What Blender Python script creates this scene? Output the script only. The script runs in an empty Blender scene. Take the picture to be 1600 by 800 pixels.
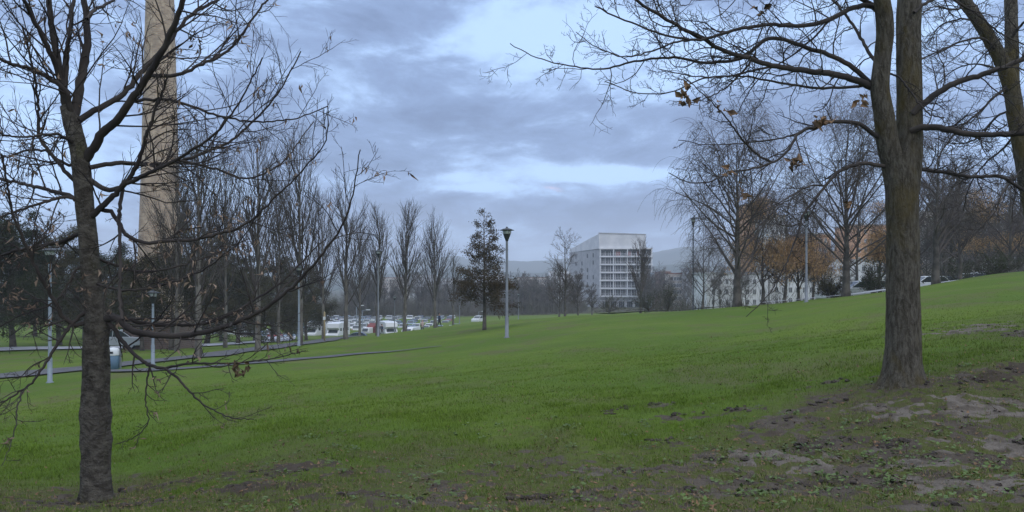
import bpy, math, random
import numpy as np
from math import radians, pi, sin, cos
C = bpy.context.scene.collection
sc = bpy.context.scene
F = 1256.0            # focal length in units of the 1600 px wide photograph
HY = 440.0            # row of the horizon
EYE = 1.6
def P(px, py, d): return np.array(((px - 800.0) / F * d, d, EYE + d * (HY - py) / F))

# ------------------------------------------------------------------ camera
cd = bpy.data.cameras.new('camera'); cam = bpy.data.objects.new('camera', cd); C.objects.link(cam)
cam.location = (0, 0, EYE); cam.rotation_euler = (radians(90), 0, 0)
cd.sensor_width = 36; cd.lens = F / 1600 * 36
cd.shift_y = (HY - 400) / 1600.0
cd.clip_start = 0.1; cd.clip_end = 30000
sc.camera = cam
# ------------------------------------------------------------------ colour management
sc.view_settings.view_transform = 'Standard'; sc.view_settings.look = 'None'
sc.view_settings.exposure = 0.64; sc.view_settings.gamma = 1.0
sc.render.engine = 'CYCLES'
sc.cycles.max_bounces = 6; sc.cycles.volume_bounces = 1; sc.cycles.diffuse_bounces = 3
sc.cycles.glossy_bounces = 2; sc.cycles.transmission_bounces = 3

# ------------------------------------------------------------------ node helper
class NT:
    def __init__(s, tree): s.t = tree; s.n = tree.nodes; s.l = tree.links
    def node(s, typ, **kw):
        n = s.n.new(typ)
        for k, v in kw.items(): setattr(n, k, v)
        return n
    def put(s, sock, v):
        if hasattr(v, 'is_output') or isinstance(v, bpy.types.NodeSocket): s.l.new(v, sock)
        elif v is not None:
            try: sock.default_value = v
            except Exception: sock.default_value = (v, v, v)
    def math(s, op, a, b=None, c=None, clamp=False):
        n = s.node('ShaderNodeMath', operation=op, use_clamp=clamp)
        s.put(n.inputs[0], a)
        if b is not None: s.put(n.inputs[1], b)
        if c is not None: s.put(n.inputs[2], c)
        return n.outputs[0]
    def mix(s, f, a, b, blend='MIX'):
        n = s.node('ShaderNodeMixRGB', blend_type=blend)
        s.put(n.inputs[0], f); s.put(n.inputs[1], c4(a)); s.put(n.inputs[2], c4(b))
        return n.outputs[0]
    def noise(s, vec, scale, detail=4, rough=0.55, dist=0.0):
        n = s.node('ShaderNodeTexNoise'); s.put(n.inputs['Vector'], vec)
        n.inputs['Scale'].default_value = scale; n.inputs['Detail'].default_value = detail
        n.inputs['Roughness'].default_value = rough; n.inputs['Distortion'].default_value = dist
        return n.outputs[0]
    def ss(s, x, lo, hi):
        n = s.node('ShaderNodeMapRange', interpolation_type='SMOOTHSTEP')
        s.put(n.inputs[0], x); n.inputs[1].default_value = lo; n.inputs[2].default_value = hi
        return n.outputs[0]
    def mapping(s, vec, scale=(1, 1, 1), loc=(0, 0, 0)):
        n = s.node('ShaderNodeMapping'); s.put(n.inputs[0], vec)
        n.inputs['Scale'].default_value = scale; n.inputs['Location'].default_value = loc
        return n.outputs[0]
def c4(a):
    if isinstance(a, (tuple, list)) and len(a) == 3: return (a[0], a[1], a[2], 1.0)
    return a

# ------------------------------------------------------------------ world: dusk sky under broken cloud
SUN_EL, SUN_AZ = radians(28), radians(150)      # azimuth clockwise from +Y
w = bpy.data.worlds.new('World'); sc.world = w; w.use_nodes = True
nt = NT(w.node_tree); w.node_tree.nodes.clear()
tc = nt.node('ShaderNodeTexCoord').outputs['Generated']
sep = nt.node('ShaderNodeSeparateXYZ'); nt.l.new(tc, sep.inputs[0])
X, Y, Z = sep.outputs
zz = nt.math('ADD', nt.math('MAXIMUM', Z, 0.0), 0.10)
comb = nt.node('ShaderNodeCombineXYZ')
nt.l.new(nt.math('DIVIDE', X, nt.math('ADD', zz, 0.22)), comb.inputs[0]); nt.l.new(nt.math('MULTIPLY', nt.math('LOGARITHM', nt.math('ADD', zz, 0.05), math.e), 1.25), comb.inputs[1]); nt.l.new(nt.math('MULTIPLY', Y, 0.7), comb.inputs[2])
uv = comb.outputs[0]
n1 = nt.noise(nt.mapping(uv, (1, 1.25, 1), (3.3, 1.7, 0)), 1.7, 8, 0.58, 0.25)
n2 = nt.noise(nt.mapping(uv, (1, 1.25, 1), (9.1, 4.2, 0)), 5.0, 7, 0.62, 0.35)
n3 = nt.noise(nt.mapping(uv, (1, 1.2, 1), (2.1, 7.2, 0)), 13.0, 6, 0.62, 0.3)
cl = nt.math('ADD', nt.math('ADD', nt.math('MULTIPLY', n1, 0.46), nt.math('MULTIPLY', n2, 0.40)), nt.math('MULTIPLY', n3, 0.14))
def sky_blob(px, py, sx, sy):                   # soft patch round one direction of the sky
    ax = nt.math('DIVIDE', nt.math('SUBTRACT', nt.math('DIVIDE', X, nt.math('MAXIMUM', Y, 0.05)), (px - 800) / F), sx / F)
    ay = nt.math('DIVIDE', nt.math('SUBTRACT', nt.math('DIVIDE', Z, nt.math('MAXIMUM', Y, 0.05)), (HY - py) / F), sy / F)
    r = nt.math('ADD', nt.math('MULTIPLY', ax, ax), nt.math('MULTIPLY', ay, ay))
    return nt.math('DIVIDE', 1.0, nt.math('ADD', 1.0, nt.math('MULTIPLY', r, r)))
bias = None
for (px, py, sx, sy, k) in [
        (640, 215, 260, 60, .10), (620, 30, 110, 25, .07), (900, 190, 190, 40, .05), (1180, 190, 120, 60, .03),
        (700, 60, 900, 40, -.03), (960, 272, 110, 12, -.18), (1050, 215, 60, 18, -.08), (900, 40, 130, 40, -.07), (740, 295, 60, 6, -.10),
        (500, 150, 60, 60, -.02), (20, 290, 70, 40, -.16), (60, 160, 180, 100, -.06), (860, 325, 420, 26, .11)]:
    b = nt.math('MULTIPLY', sky_blob(px, py, sx, sy), k)
    bias = b if bias is None else nt.math('ADD', bias, b)
cl2 = nt.math('ADD', cl, bias)
cov = nt.ss(cl2, 0.405, 0.55)
gap = (0.385, 0.545, 0.83); cloud = (0.200, 0.278, 0.460); deep = (0.132, 0.180, 0.305)
skyc = nt.mix(cov, gap, cloud)
skyc = nt.mix(nt.math('MULTIPLY', nt.ss(cl2, 0.52, 0.66), 0.8), skyc, deep)
low = nt.ss(Z, 0.10, 0.015)
skyc = nt.mix(nt.math('MULTIPLY', nt.ss(Z, 0.02, 0.13), 1.0), nt.mix(0.55, skyc, (0.22, 0.268, 0.39)), skyc)
pk = nt.math('MULTIPLY', nt.ss(sky_blob(856, 299, 22, 7), 0.2, 0.9), nt.ss(n2, 0.46, 0.60))
skyc = nt.mix(nt.math('MULTIPLY', pk, 0.8), skyc, (0.78, 0.50, 0.55))
skyc = nt.mix(nt.ss(Z, 0.34, 0.75), skyc, (0.88, 0.97, 1.14))   # the cloud sheet is brighter and greyer overhead
nish = nt.node('ShaderNodeTexSky', sky_type='NISHITA'); nish.sun_disc = False
nish.sun_elevation = SUN_EL; nish.sun_rotation = SUN_AZ
STR = 0.1
scl = nt.node('ShaderNodeVectorMath', operation='SCALE'); nt.l.new(skyc, scl.inputs[0]); scl.inputs[3].default_value = 1.0 / STR
fin = nt.mix(0.95, nish.outputs[0], scl.outputs[0])
bg = nt.node('ShaderNodeBackground'); nt.l.new(fin, bg.inputs[0]); bg.inputs[1].default_value = STR
wo = nt.node('ShaderNodeOutputWorld'); nt.l.new(bg.outputs[0], wo.inputs[0])
# ------------------------------------------------------------------ sun, spread wide by the cloud
sd = bpy.data.lights.new('sun', 'SUN'); sd.energy = 0.5; sd.angle = radians(40); sd.color = (1.0, 0.93, 0.86)
sun = bpy.data.objects.new('sun', sd); C.objects.link(sun)
sun.rotation_euler = (radians(90) - SUN_EL, 0, -SUN_AZ + pi)

# ------------------------------------------------------------------ noise in numpy
def _h(i, j, s):
    n = (i.astype(np.int64) * 374761393 + j.astype(np.int64) * 668265263 + s * 1274126177) & 0xffffffff
    n = ((n ^ (n >> 13)) * 1274126177) & 0xffffffff
    n = ((n ^ (n >> 16)) * 2246822519) & 0xffffffff
    return ((n ^ (n >> 15)) & 0xffff) / 65535.0
def vn(x, y, s=0):
    xi = np.floor(x); yi = np.floor(y); fx = x - xi; fy = y - yi
    fx = fx * fx * fx * (fx * (fx * 6 - 15) + 10); fy = fy * fy * fy * (fy * (fy * 6 - 15) + 10)
    a = _h(xi, yi, s); b = _h(xi + 1, yi, s); c = _h(xi, yi + 1, s); d = _h(xi + 1, yi + 1, s)
    return (a + (b - a) * fx) * (1 - fy) + (c + (d - c) * fx) * fy
def fbm(x, y, o=4, s=0, g=0.5):
    t = 0; a = 1; m = 0
    for k in range(o):
        t = t + a * vn(x * 2 ** k + 17.3 * k, y * 2 ** k - 9.1 * k, s + k); m += a; a *= g
    return t / m
def sst(x, a, b):
    t = np.clip((x - a) / (b - a), 0, 1); return t * t * (3 - 2 * t)

# ------------------------------------------------------------------ terrain: height from surveyed spots
SPOT = [  # photo column, photo row, depth
 (0,800,5.6),(400,800,5.5),(800,800,5.6),(1200,790,5.6),(1600,760,5.6),
 (152,780,7.0),(0,760,7.6),(500,700,8.0),(900,690,8.0),(1200,670,8.0),(1410,600,9.0),(1600,575,9.0),
 (0,690,12),(300,660,12),(600,625,13),(900,600,13.5),(1200,560,14),(1600,500,15),
 (0,640,19),(300,610,19),(600,580,22),(900,550,22),(1200,520,23),(1600,458,24),
 (0,606,28),(78,598,30),(240,573,35),(400,562,36),(600,553,36),(792,528,36),(1000,508,35),(1200,492,35),(1600,430,37),
 (0,584,36),(150,572,40),(310,560,40),(403,549,45),(470,540,52),(757,515,51),(1000,490,50),(1150,479,48),(1320,463,48),(1600,425,46),
 (540,530,67),(590,524,75),(632,518,80),(680,512,96),(708,508,105),(790,503,72),(900,493,66),
 (0,552,58),(0,546,64),(150,545,68),(300,543,74),(380,538,85),(0,528,90),(150,531,92),(250,546,66),
 (1000,492,66),(1150,486,66),(1320,474,66),(1600,440,66),(790,500,105),(900,497,90),
 (300,531,122),(450,529,130),(560,526,130),(650,521,130),(740,507,150),(850,500,150),
 (300,513,160),(450,513,160),(600,513,160),(700,505,170),
 (300,497,205),(450,497,205),(600,497,205),(0,500,150),
 (1000,488,130),(1200,484,130),(1400,476,120),(1600,452,100),
 (800,484,300),(1000,481,300),(1200,476,300),(1600,460,300),(400,486,300),(0,486,300),
 (0,456,900),(800,456,900),(1600,452,900),(0,444,4000),(800,444,4000),(1600,444,4000)]
sp = np.array([( (a - 800) / F, d, EYE + d * (HY - b) / F) for a, b, d in SPOT])
def feat(u, d): return np.stack([np.clip(u, -0.95, 0.95) * 2.2, np.log(np.maximum(d, 2.0))], -1)
fs = feat(sp[:, 0], sp[:, 1])
def ker(a, b):
    r2 = ((a[:, None, :] - b[None, :, :]) ** 2).sum(-1); return np.sqrt(r2 + 0.006)
# the heights are solved as drop / distance, which keeps near and far spots equally weighted
tgt = (EYE - sp[:, 2]) / sp[:, 1]
K = ker(fs, fs) + np.eye(len(fs)) * 0.002
A = np.block([[K, np.ones((len(fs), 1)), fs], [np.ones((1, len(fs))), np.zeros((1, 3))], [fs.T, np.zeros((2, 3))]])
sol = np.linalg.solve(A, np.concatenate([tgt, np.zeros(3)]))
def ter0(x, y):
    x = np.atleast_1d(np.asarray(x, float)); y = np.atleast_1d(np.asarray(y, float))
    r = np.hypot(x, y); th = np.arctan2(x, y); tcl = np.clip(th, -0.74, 0.74)
    out = np.empty(len(x))
    for i in range(0, len(x), 20000):
        s = slice(i, i + 20000)
        u = np.tan(tcl[s]); d = np.maximum(r[s] * np.cos(tcl[s]), 0.05)
        dd = np.maximum(d, 5.0)
        q = feat(u, dd)
        k = ker(q, fs) @ sol[:len(fs)] + sol[len(fs)] + q @ sol[len(fs) + 1:]
        z5 = EYE - k * dd
        z = np.where(d < 5.0, z5 * (d / 5.0), z5)
        back = sst(np.abs(th[s]), 0.8, 2.0)
        z = z + (-11.5 - z) * sst(r[s], 400, 900)
        out[s] = z * (1 - back) + (-0.02 * d) * back * np.where(d > 200, 200 / np.maximum(d, 1), 1)
    return out
def ter(x, y):
    x = np.atleast_1d(np.asarray(x, float)); y = np.atleast_1d(np.asarray(y, float))
    r = np.hypot(x, y)
    z = ter0(x, y)
    z = z + (fbm(x * 0.22, y * 0.22, 3, 5) - .5) * 0.16 * sst(r, 6, 16) * (1 - sst(r, 55, 90))
    z = z + (fbm(x * 1.1, y * 1.1, 3, 9) - .5) * 0.10 * (1 - sst(r, 16, 40))
    return z
def gz(x, y): return float(ter(x, y)[0])
def G(px, d):                                    # point on the ground in photo column px at depth d
    x = (px - 800) / F * d; return np.array((x, d, gz(x, d)))
def hit(px, py, d0=4.0, d1=400.0):
    ds = np.exp(np.linspace(math.log(d0), math.log(d1), 900)); x = (px - 800) / F * ds
    z = ter(x, ds); los = EYE + ds * (HY - py) / F
    k = np.where(z >= los)[0]
    i = k[0] if len(k) else 899
    return np.array((x[i], ds[i], z[i]))
# ------------------------------------------------------------------ mesh and object helpers
def obj(name, me, mat=None, parent=None, loc=None):
    o = bpy.data.objects.new(name, me); C.objects.link(o)
    if mat is not None and me is not None and not me.materials:
        for m in (mat if isinstance(mat, (list, tuple)) else [mat]): me.materials.append(m)
    if parent is not None: o.parent = parent
    if loc is not None: o.location = loc
    return o
def tag(o, label=None, cat=None, group=None, kind=None):
    if label: o['label'] = label
    if cat: o['category'] = cat
    if group: o['group'] = group
    if kind: o['kind'] = kind
    return o
def thing(name, label, cat, loc=(0, 0, 0), rz=0, group=None):
    o = bpy.data.objects.new(name, None); C.objects.link(o); o.location = tuple(float(v) for v in loc); o.rotation_euler = (0, 0, rz)
    o.empty_display_size = 0.2
    return tag(o, label, cat, group)
def children(o): return [c for c in bpy.data.objects if c.parent == o]
_kids = {}
def copy_tree(o, loc=None, rz=None, scale=None, label=None, parent=None):
    if o.name not in _kids: _kids[o.name] = children(o)
    c = o.copy(); C.objects.link(c); c.parent = parent
    if loc is not None: c.location = tuple(float(v) for v in loc)
    if rz is not None: c.rotation_euler = (0, 0, rz)
    if scale is not None: c.scale = (scale,) * 3 if not isinstance(scale, tuple) else scale
    if label: c['label'] = label
    for ch in _kids[o.name]: copy_tree(ch, parent=c)
    return c
def mesh_np(name, V, loops, starts, totals, smooth=True, mi=None):
    me = bpy.data.meshes.new(name)
    me.vertices.add(len(V)); me.vertices.foreach_set('co', np.asarray(V, np.float32).ravel())
    me.loops.add(len(loops)); me.loops.foreach_set('vertex_index', np.asarray(loops, np.int32))
    me.polygons.add(len(starts)); me.polygons.foreach_set('loop_start', np.asarray(starts, np.int32))
    me.polygons.foreach_set('loop_total', np.asarray(totals, np.int32))
    me.polygons.foreach_set('use_smooth', np.full(len(starts), smooth, bool))
    if mi is not None: me.polygons.foreach_set('material_index', np.asarray(mi, np.int32))
    me.update(calc_edges=True); return me
def mesh_polys(name, V, Q, smooth=False):        # Q: (n, k) array of equal polygons
    Q = np.asarray(Q, np.int32); k = Q.shape[1]
    return mesh_np(name, V, Q.ravel(), np.arange(len(Q)) * k, np.full(len(Q), k), smooth)

def tube_arrays(pts, rad, sides, base):
    B, N, _ = pts.shape
    t = np.gradient(pts, axis=1); t /= np.linalg.norm(t, axis=2, keepdims=True) + 1e-9
    md = np.abs(t.mean(axis=1)); ref = np.zeros((B, 3)); ref[np.arange(B), md.argmin(axis=1)] = 1
    u = np.cross(t, ref[:, None, :]); u /= np.linalg.norm(u, axis=2, keepdims=True) + 1e-9
    v = np.cross(t, u)
    a = np.arange(sides) * 2 * pi / sides
    ring = pts[:, :, None, :] + rad[:, :, None, None] * (np.cos(a)[None, None, :, None] * u[:, :, None, :] + np.sin(a)[None, None, :, None] * v[:, :, None, :])
    V = ring.reshape(-1, 3)
    bi = np.arange(B)[:, None, None] * N * sides; ni = np.arange(N - 1)[None, :, None] * sides; si = np.arange(sides)[None, None, :]
    s2 = (si + 1) % sides
    q = np.stack([bi + ni + si, bi + ni + s2, bi + ni + sides + s2, bi + ni + sides + si], -1).reshape(-1, 4) + base
    return V, q
def tube_mesh(name, groups, origin=(0, 0, 0)):
    Vs, Qs, b = [], [], 0
    for pts, rad, sides in groups:
        if len(pts) == 0: continue
        V, q = tube_arrays(np.asarray(pts, float), np.asarray(rad, float), sides, b); b += len(V); Vs.append(V); Qs.append(q)
    return mesh_polys(name, np.concatenate(Vs) - np.asarray(origin), np.concatenate(Qs), True)
def spline(pts, n, rad=None):                    # Catmull-Rom through the points
    p = np.asarray(pts, float); s = np.concatenate([[0], np.cumsum(np.linalg.norm(np.diff(p, axis=0), axis=1))]); s /= s[-1]
    q = np.linspace(0, 1, n); i = np.clip(np.searchsorted(s, q, 'right') - 1, 0, len(p) - 2)
    m = np.gradient(p, s, axis=0) if len(p) > 2 else np.repeat((p[1:] - p[:1]), 2, 0)
    h = (s[i + 1] - s[i])[:, None]; t = ((q - s[i]) / (s[i + 1] - s[i]))[:, None]
    o = (2*t**3-3*t**2+1)*p[i] + (t**3-2*t**2+t)*h*m[i] + (-2*t**3+3*t**2)*p[i+1] + (t**3-t**2)*h*m[i+1]
    if rad is None: return o
    return o, np.interp(q, s, rad)
def nrm(v): return v / (np.linalg.norm(v, axis=-1, keepdims=True) + 1e-9)
def grow(R, par, prad, n, t=(.15, .95), ang=(30, 60), L=1.0, Lvar=.35, taper=.5, npts=6, wig=.12, up=0.0, up0=0.0, rr=.55, rtip=.0015, rmax=9, face=None, side=False):
    """n side shoots on each parent; L is the length of a shoot at the foot of the parent, in metres (array allowed)."""
    B, N, _ = par.shape
    ts = (np.arange(n)[None, :] + R.random((B, n))) / n * (t[1] - t[0]) + t[0]
    f = ts * (N - 1); i = np.clip(f.astype(int), 0, N - 2); fr = (f - i)[..., None]
    b = np.arange(B)[:, None]
    p0 = par[b, i] * (1 - fr) + par[b, i + 1] * fr
    r0 = prad[b, i] * (1 - fr[..., 0]) + prad[b, i + 1] * fr[..., 0]
    tg = nrm(par[b, i + 1] - par[b, i])
    rv = R.normal(size=tg.shape)
    if side: rv = rv * np.array((1, 1, 0.35))
    pe = nrm(rv - (rv * tg).sum(-1, keepdims=True) * tg)
    a = np.radians(R.uniform(ang[0], ang[1], ts.shape))[..., None]
    d = np.cos(a) * tg + np.sin(a) * pe; d[..., 2] += up0; d = nrm(d)
    Lb = L if np.ndim(L) == 0 else np.asarray(L)[:, None]
    ln = Lb * (1 - taper * ts) * R.uniform(1 - Lvar, 1 + Lvar, ts.shape)
    d = d.reshape(-1, 3); ln = ln.ravel(); pts = [p0.reshape(-1, 3)]
    curl = R.normal(size=d.shape) * wig * 0.5
    for k in range(npts - 1):
        d = nrm(d + R.normal(size=d.shape) * wig + curl + np.array((0, 0, up)))
        pts.append(pts[-1] + d * (ln / (npts - 1))[:, None])
    pts = np.stack(pts, 1)
    r0 = np.minimum(r0.ravel() * rr, rmax)
    q = np.linspace(0, 1, npts)[None, :]
    rad = r0[:, None] * (1 - q) ** 0.8 + rtip * q ** 0.5
    rad = np.maximum(rad, rtip)
    return pts, rad, ln
def keep_near(pts, rad, ln, ok): return pts[ok], rad[ok], ln[ok]
def leaf_mesh(name, pos, size, R, elong=2.2, hang=0.0, fold=0.3, origin=(0, 0, 0), flat=0.0):
    """small folded leaves: two quads each"""
    n = len(pos); ax = R.normal(size=(n, 3)); ax[:, 2] = ax[:, 2] * (1 - flat) - hang * 2; ax = nrm(ax)
    sd = nrm(np.cross(ax, R.normal(size=(n, 3)) + np.array((0, 0, flat * 4)))); nn = np.cross(ax, sd)
    s = (np.asarray(size) * R.uniform(.6, 1.3, n))[:, None]
    b = pos; m1 = pos + ax * s * .5 + sd * s / elong * .5 + nn * s * fold * .3; m2 = pos + ax * s * .5 - sd * s / elong * .5 + nn * s * fold * .3
    mc = pos + ax * s * .5; tip = pos + ax * s + nn * s * fold * R.uniform(-1, 1, (n, 1))
    V = np.stack([b, m1, tip, m2, mc], 1).reshape(-1, 3) - np.asarray(origin)
    o = np.arange(n)[:, None] * 5
    Q = np.concatenate([o + np.array([[0, 1, 2, 4]]), o + np.array([[0, 4, 2, 3]])])
    return mesh_polys(name, V, Q, False)

class MB:                                        # boxes, quads and lofts collected into one mesh
    def __init__(s): s.v = []; s.f = []; s.sm = []
    def add(s, vs, fs, smooth=False):
        b = len(s.v); s.v += [tuple(float(c) for c in v) for v in vs]; s.f += [tuple(b + i for i in f) for f in fs]; s.sm += [smooth] * len(fs); return s
    def box(s, x0, x1, y0, y1, z0, z1):
        v = [(x, y, z) for z in (z0, z1) for x, y in ((x0, y0), (x1, y0), (x1, y1), (x0, y1))]
        return s.add(v, [(3, 2, 1, 0), (4, 5, 6, 7), (0, 1, 5, 4), (1, 2, 6, 5), (2, 3, 7, 6), (3, 0, 4, 7)])
    def lathe(s, prof, n=16, c=(0, 0), smooth=True, caps=True):
        vs = []; fs = []
        for r, z in prof:
            for k in range(n): a = 2 * pi * k / n; vs.append((c[0] + r * cos(a), c[1] + r * sin(a), z))
        for i in range(len(prof) - 1):
            for k in range(n): k2 = (k + 1) % n; fs.append((i*n+k, i*n+k2, (i+1)*n+k2, (i+1)*n+k))
        s.add(vs, fs, smooth)
        if caps:
            b = len(s.v) - len(vs)
            s.f.append(tuple(b + k for k in reversed(range(n)))); s.sm.append(False)
            s.f.append(tuple(b + (len(prof) - 1) * n + k for k in range(n))); s.sm.append(False)
        return s
    def cyl(s, p0, p1, r, n=12):
        p0 = np.array(p0, float); p1 = np.array(p1, float); t = nrm(p1 - p0); ref = np.eye(3)[np.abs(t).argmin()]
        u = nrm(np.cross(t, ref)); v = np.cross(t, u); vs = []
        for p in (p0, p1):
            for k in range(n): a = 2 * pi * k / n; vs.append(p + r * (cos(a) * u + sin(a) * v))
        fs = [(k, (k+1) % n, n + (k+1) % n, n + k) for k in range(n)] + [tuple(reversed(range(n))), tuple(range(n, 2*n))]
        return s.add(vs, fs)
    def mesh(s, name='m', bevel=0):
        me = bpy.data.meshes.new(name); me.from_pydata(s.v, [], s.f); me.polygons.foreach_set('use_smooth', s.sm); me.update(); return me
    def build(s, name, mat, parent=None, loc=None, bevel=0):
        o = obj(name, s.mesh(name), mat, parent, loc)
        if bevel:
            m = o.modifiers.new('bevel', 'BEVEL'); m.width = bevel; m.segments = 2; m.limit_method = 'ANGLE'
        return o

# ------------------------------------------------------------------ materials
M = {}
def mat(name, col, rough=.8, col2=None, scale=3.0, bump=0.0, bscale=40.0, metal=0.0, spec=0.3, stretch=(1, 1, 1), lo=.35, hi=.65, detail=5, coord='Object'):
    m = bpy.data.materials.new(name); m.use_nodes = True; t = NT(m.node_tree); b = t.n['Principled BSDF']
    b.inputs['Roughness'].default_value = rough; b.inputs['Metallic'].default_value = metal
    b.inputs['Specular IOR Level'].default_value = spec
    b.inputs['Base Color'].default_value = c4(col)
    co = t.node('ShaderNodeTexCoord').outputs[coord]
    if col2:
        n = t.noise(t.mapping(co, stretch), scale, detail)
        t.l.new(t.mix(t.ss(n, lo, hi), col, col2), b.inputs['Base Color'])
    if bump:
        bn = t.node('ShaderNodeBump'); bn.inputs['Strength'].default_value = bump; bn.inputs['Distance'].default_value = 0.03
        t.l.new(t.noise(t.mapping(co, stretch), bscale, 6), bn.inputs['Height']); t.l.new(bn.outputs[0], b.inputs['Normal'])
    M[name] = m; return m
mat('warm_render', (.62, .36, .20), .85, (.52, .30, .18), .3)
mat('concrete', (.42, .42, .42), .85, (.34, .34, .35), .5, .1)
mat('white_render', (.68, .68, .68), .8, (.58, .59, .6), .3)
mat('blue_render', (.45, .53, .6), .8, (.4, .48, .56), .3)
mat('brick_render', (.30, .20, .17), .85, (.24, .16, .14), .4)
mat('beige_render', (.50, .44, .38), .85, (.42, .38, .34), .4)
mat('roof_tile', (.26, .12, .09), .8, (.2, .1, .08), 2)
mat('dark_glass', (.018, .021, .028), .35, (.035, .04, .048), .9, spec=.2)
mat('red_blind', (.30, .09, .08), .6, (.2, .1, .1), 1.5)
mat('pole_metal', (.20, .215, .23), .5, (.16, .17, .185), 3, metal=.3)
mat('pale_pole', (.23, .27, .30), .5, (.19, .22, .25), 3, metal=.2)
mat('dark_metal', (.045, .05, .055), .5, metal=.4)
mat('lantern_glass', (.55, .58, .58), .25, spec=.5)
mat('asphalt', (.10, .10, .105), .9, (.075, .075, .08), 2.0, .3, 90)
mat('pale_road', (.36, .37, .40), .8, (.30, .31, .34), .6, .1, 30)
mat('kerb', (.35, .35, .34), .9, (.28, .28, .27), 3)
mat('tyre', (.02, .02, .02), .9); mat('rim', (.4, .4, .42), .4, metal=.6)
mat('car_glass', (.03, .04, .05), .1, spec=.6)
mat('car_light', (.6, .6, .58), .3); mat('tail_light', (.3, .02, .02), .3)
mat('plastic_blue', (.10, .17, .24), .6); mat('plastic_white', (.6, .62, .62), .6)
mat('bark_near', (.085, .075, .065), .95, (.045, .042, .040), 2.2, 1.0, 14, stretch=(2.2, 2.2, 1.0))
mat('wood_post', (.35, .28, .16), .9)
# near bark: dark ridged bark with lichen and moss
def bark(name, a, b, moss, mlo, mhi, sc_=1.0, st=(3, 3, .8)):
    m = bpy.data.materials.new(name); m.use_nodes = True; t = NT(m.node_tree); p = t.n['Principled BSDF']
    p.inputs['Roughness'].default_value = .95; p.inputs['Specular IOR Level'].default_value = .15
    co = t.node('ShaderNodeTexCoord').outputs['Object']
    n = t.noise(t.mapping(co, st), 6 * sc_, 7, .65, .4)
    base = t.mix(t.ss(n, .35, .66), b, a)
    pal = t.noise(t.mapping(co, (1, 1, 2.5)), 26 * sc_, 4, .6)
    base = t.mix(t.math('MULTIPLY', t.ss(pal, .60, .68), .5), base, (.20, .19, .18))
    ms = t.noise(t.mapping(co, (1, 1, .5)), 2.2, 6, .62, .6)
    base = t.mix(t.math('MULTIPLY', t.ss(ms, mlo, mhi), .85), base, moss)
    t.l.new(base, p.inputs['Base Color'])
    bn = t.node('ShaderNodeBump'); bn.inputs['Strength'].default_value = 1.0; bn.inputs['Distance'].default_value = .06
    h = t.math('ADD', n, t.math('MULTIPLY', t.noise(t.mapping(co, st), 16 * sc_, 6, .6), .8))
    t.l.new(h, bn.inputs['Height']); t.l.new(bn.outputs[0], p.inputs['Normal']); M[name] = m
bark('bark_lime', (.135, .122, .100), (.055, .048, .040), (.10, .105, .04), .54, .70, 1.0, (1.7, 1.7, 1.9))
bark('bark_oak', (.165, .148, .118), (.066, .057, .043), (.115, .09, .035), .45, .66, 1.5)
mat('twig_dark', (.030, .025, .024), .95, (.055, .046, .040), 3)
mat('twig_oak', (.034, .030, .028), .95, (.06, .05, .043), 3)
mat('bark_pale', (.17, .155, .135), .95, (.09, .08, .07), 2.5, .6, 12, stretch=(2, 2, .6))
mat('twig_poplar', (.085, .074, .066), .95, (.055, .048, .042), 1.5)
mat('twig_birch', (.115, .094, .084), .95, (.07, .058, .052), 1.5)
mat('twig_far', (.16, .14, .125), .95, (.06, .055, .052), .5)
mat('bark_birch', (.12, .105, .09), .95, (.05, .045, .04), 2, .5, 9)
mat('needles', (.045, .052, .024), .9, (.020, .026, .015), .55, spec=.1, lo=.3, hi=.7)
mat('needles_brown', (.090, .080, .042), .9, (.038, .038, .022), .6, spec=.1)
mat('oak_leaf_dead', (.090, .064, .036), .85, (.050, .042, .028), 1.6, spec=.15)
mat('willow_leaf', (.50, .31, .15), .85, (.36, .24, .13), .9, spec=.1)
mat('seed_pod', (.33, .245, .18), .85, (.17, .12, .09), 2.5, spec=.15)
mat('dead_leaf', (.22, .135, .075), .85, (.11, .075, .05), 3, spec=.15)
mat('shrub_leaf', (.055, .065, .03), .9, (.035, .038, .022), 1.0, spec=.1)
# ------------------------------------------------------------------ ground
PATCH = []   # x, y, rx, ry, tone (1 pale, 0 dark)
for px, py, rx, ry, tn in [(1179,712,.34,.22,1),(1327,734,.34,.2,1),(1428,752,.30,.2,1),(1485,717,.34,.28,1),(1524,638,.36,.30,1),(1494,660,.2,.14,1),
        (1362,638,.30,.2,.9),(1406,649,.2,.14,1),(1581,695,.3,.26,1),(1555,756,.36,.2,1),(1222,660,.3,.35,.4),(1511,592,.3,.26,0),(1537,511,.8,1.2,.8),
        (1301,598,.3,.3,.35),(953,645,.14,.2,0),(978,637,.13,.22,0),(1035,632,.16,.2,.6),(830,778,.26,.1,0),(900,782,.4,.14,.4),(1060,650,.25,.25,.3),
        (1040,690,.2,.2,.2),(1100,770,.5,.2,.4),(1000,735,.4,.2,.6),(190,790,.5,.25,.0),(230,765,.35,.2,.1),(120,790,.4,.2,0),(455,735,.45,.25,.15),(560,775,.3,.15,.1),
        (380,760,.4,.2,.1),(1240,760,.35,.2,.3),(1150,640,.2,.2,.2),(1280,630,.2,.2,.2),(1410,602,.45,.35,.25),(1600,770,.3,.2,.6),(1390,700,.2,.15,.5),(1590,520,.5,.8,.3),
        (1580,575,.2,.25,.1),(1330,690,.15,.12,.2),(1110,720,.2,.12,.1),(700,790,.3,.12,.3),(1460,790,.3,.1,.5),(1250,700,.2,.12,.3)]:
    h = hit(px, py, 3.5); PATCH.append((h[0], h[1], rx, ry, tn))
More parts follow.
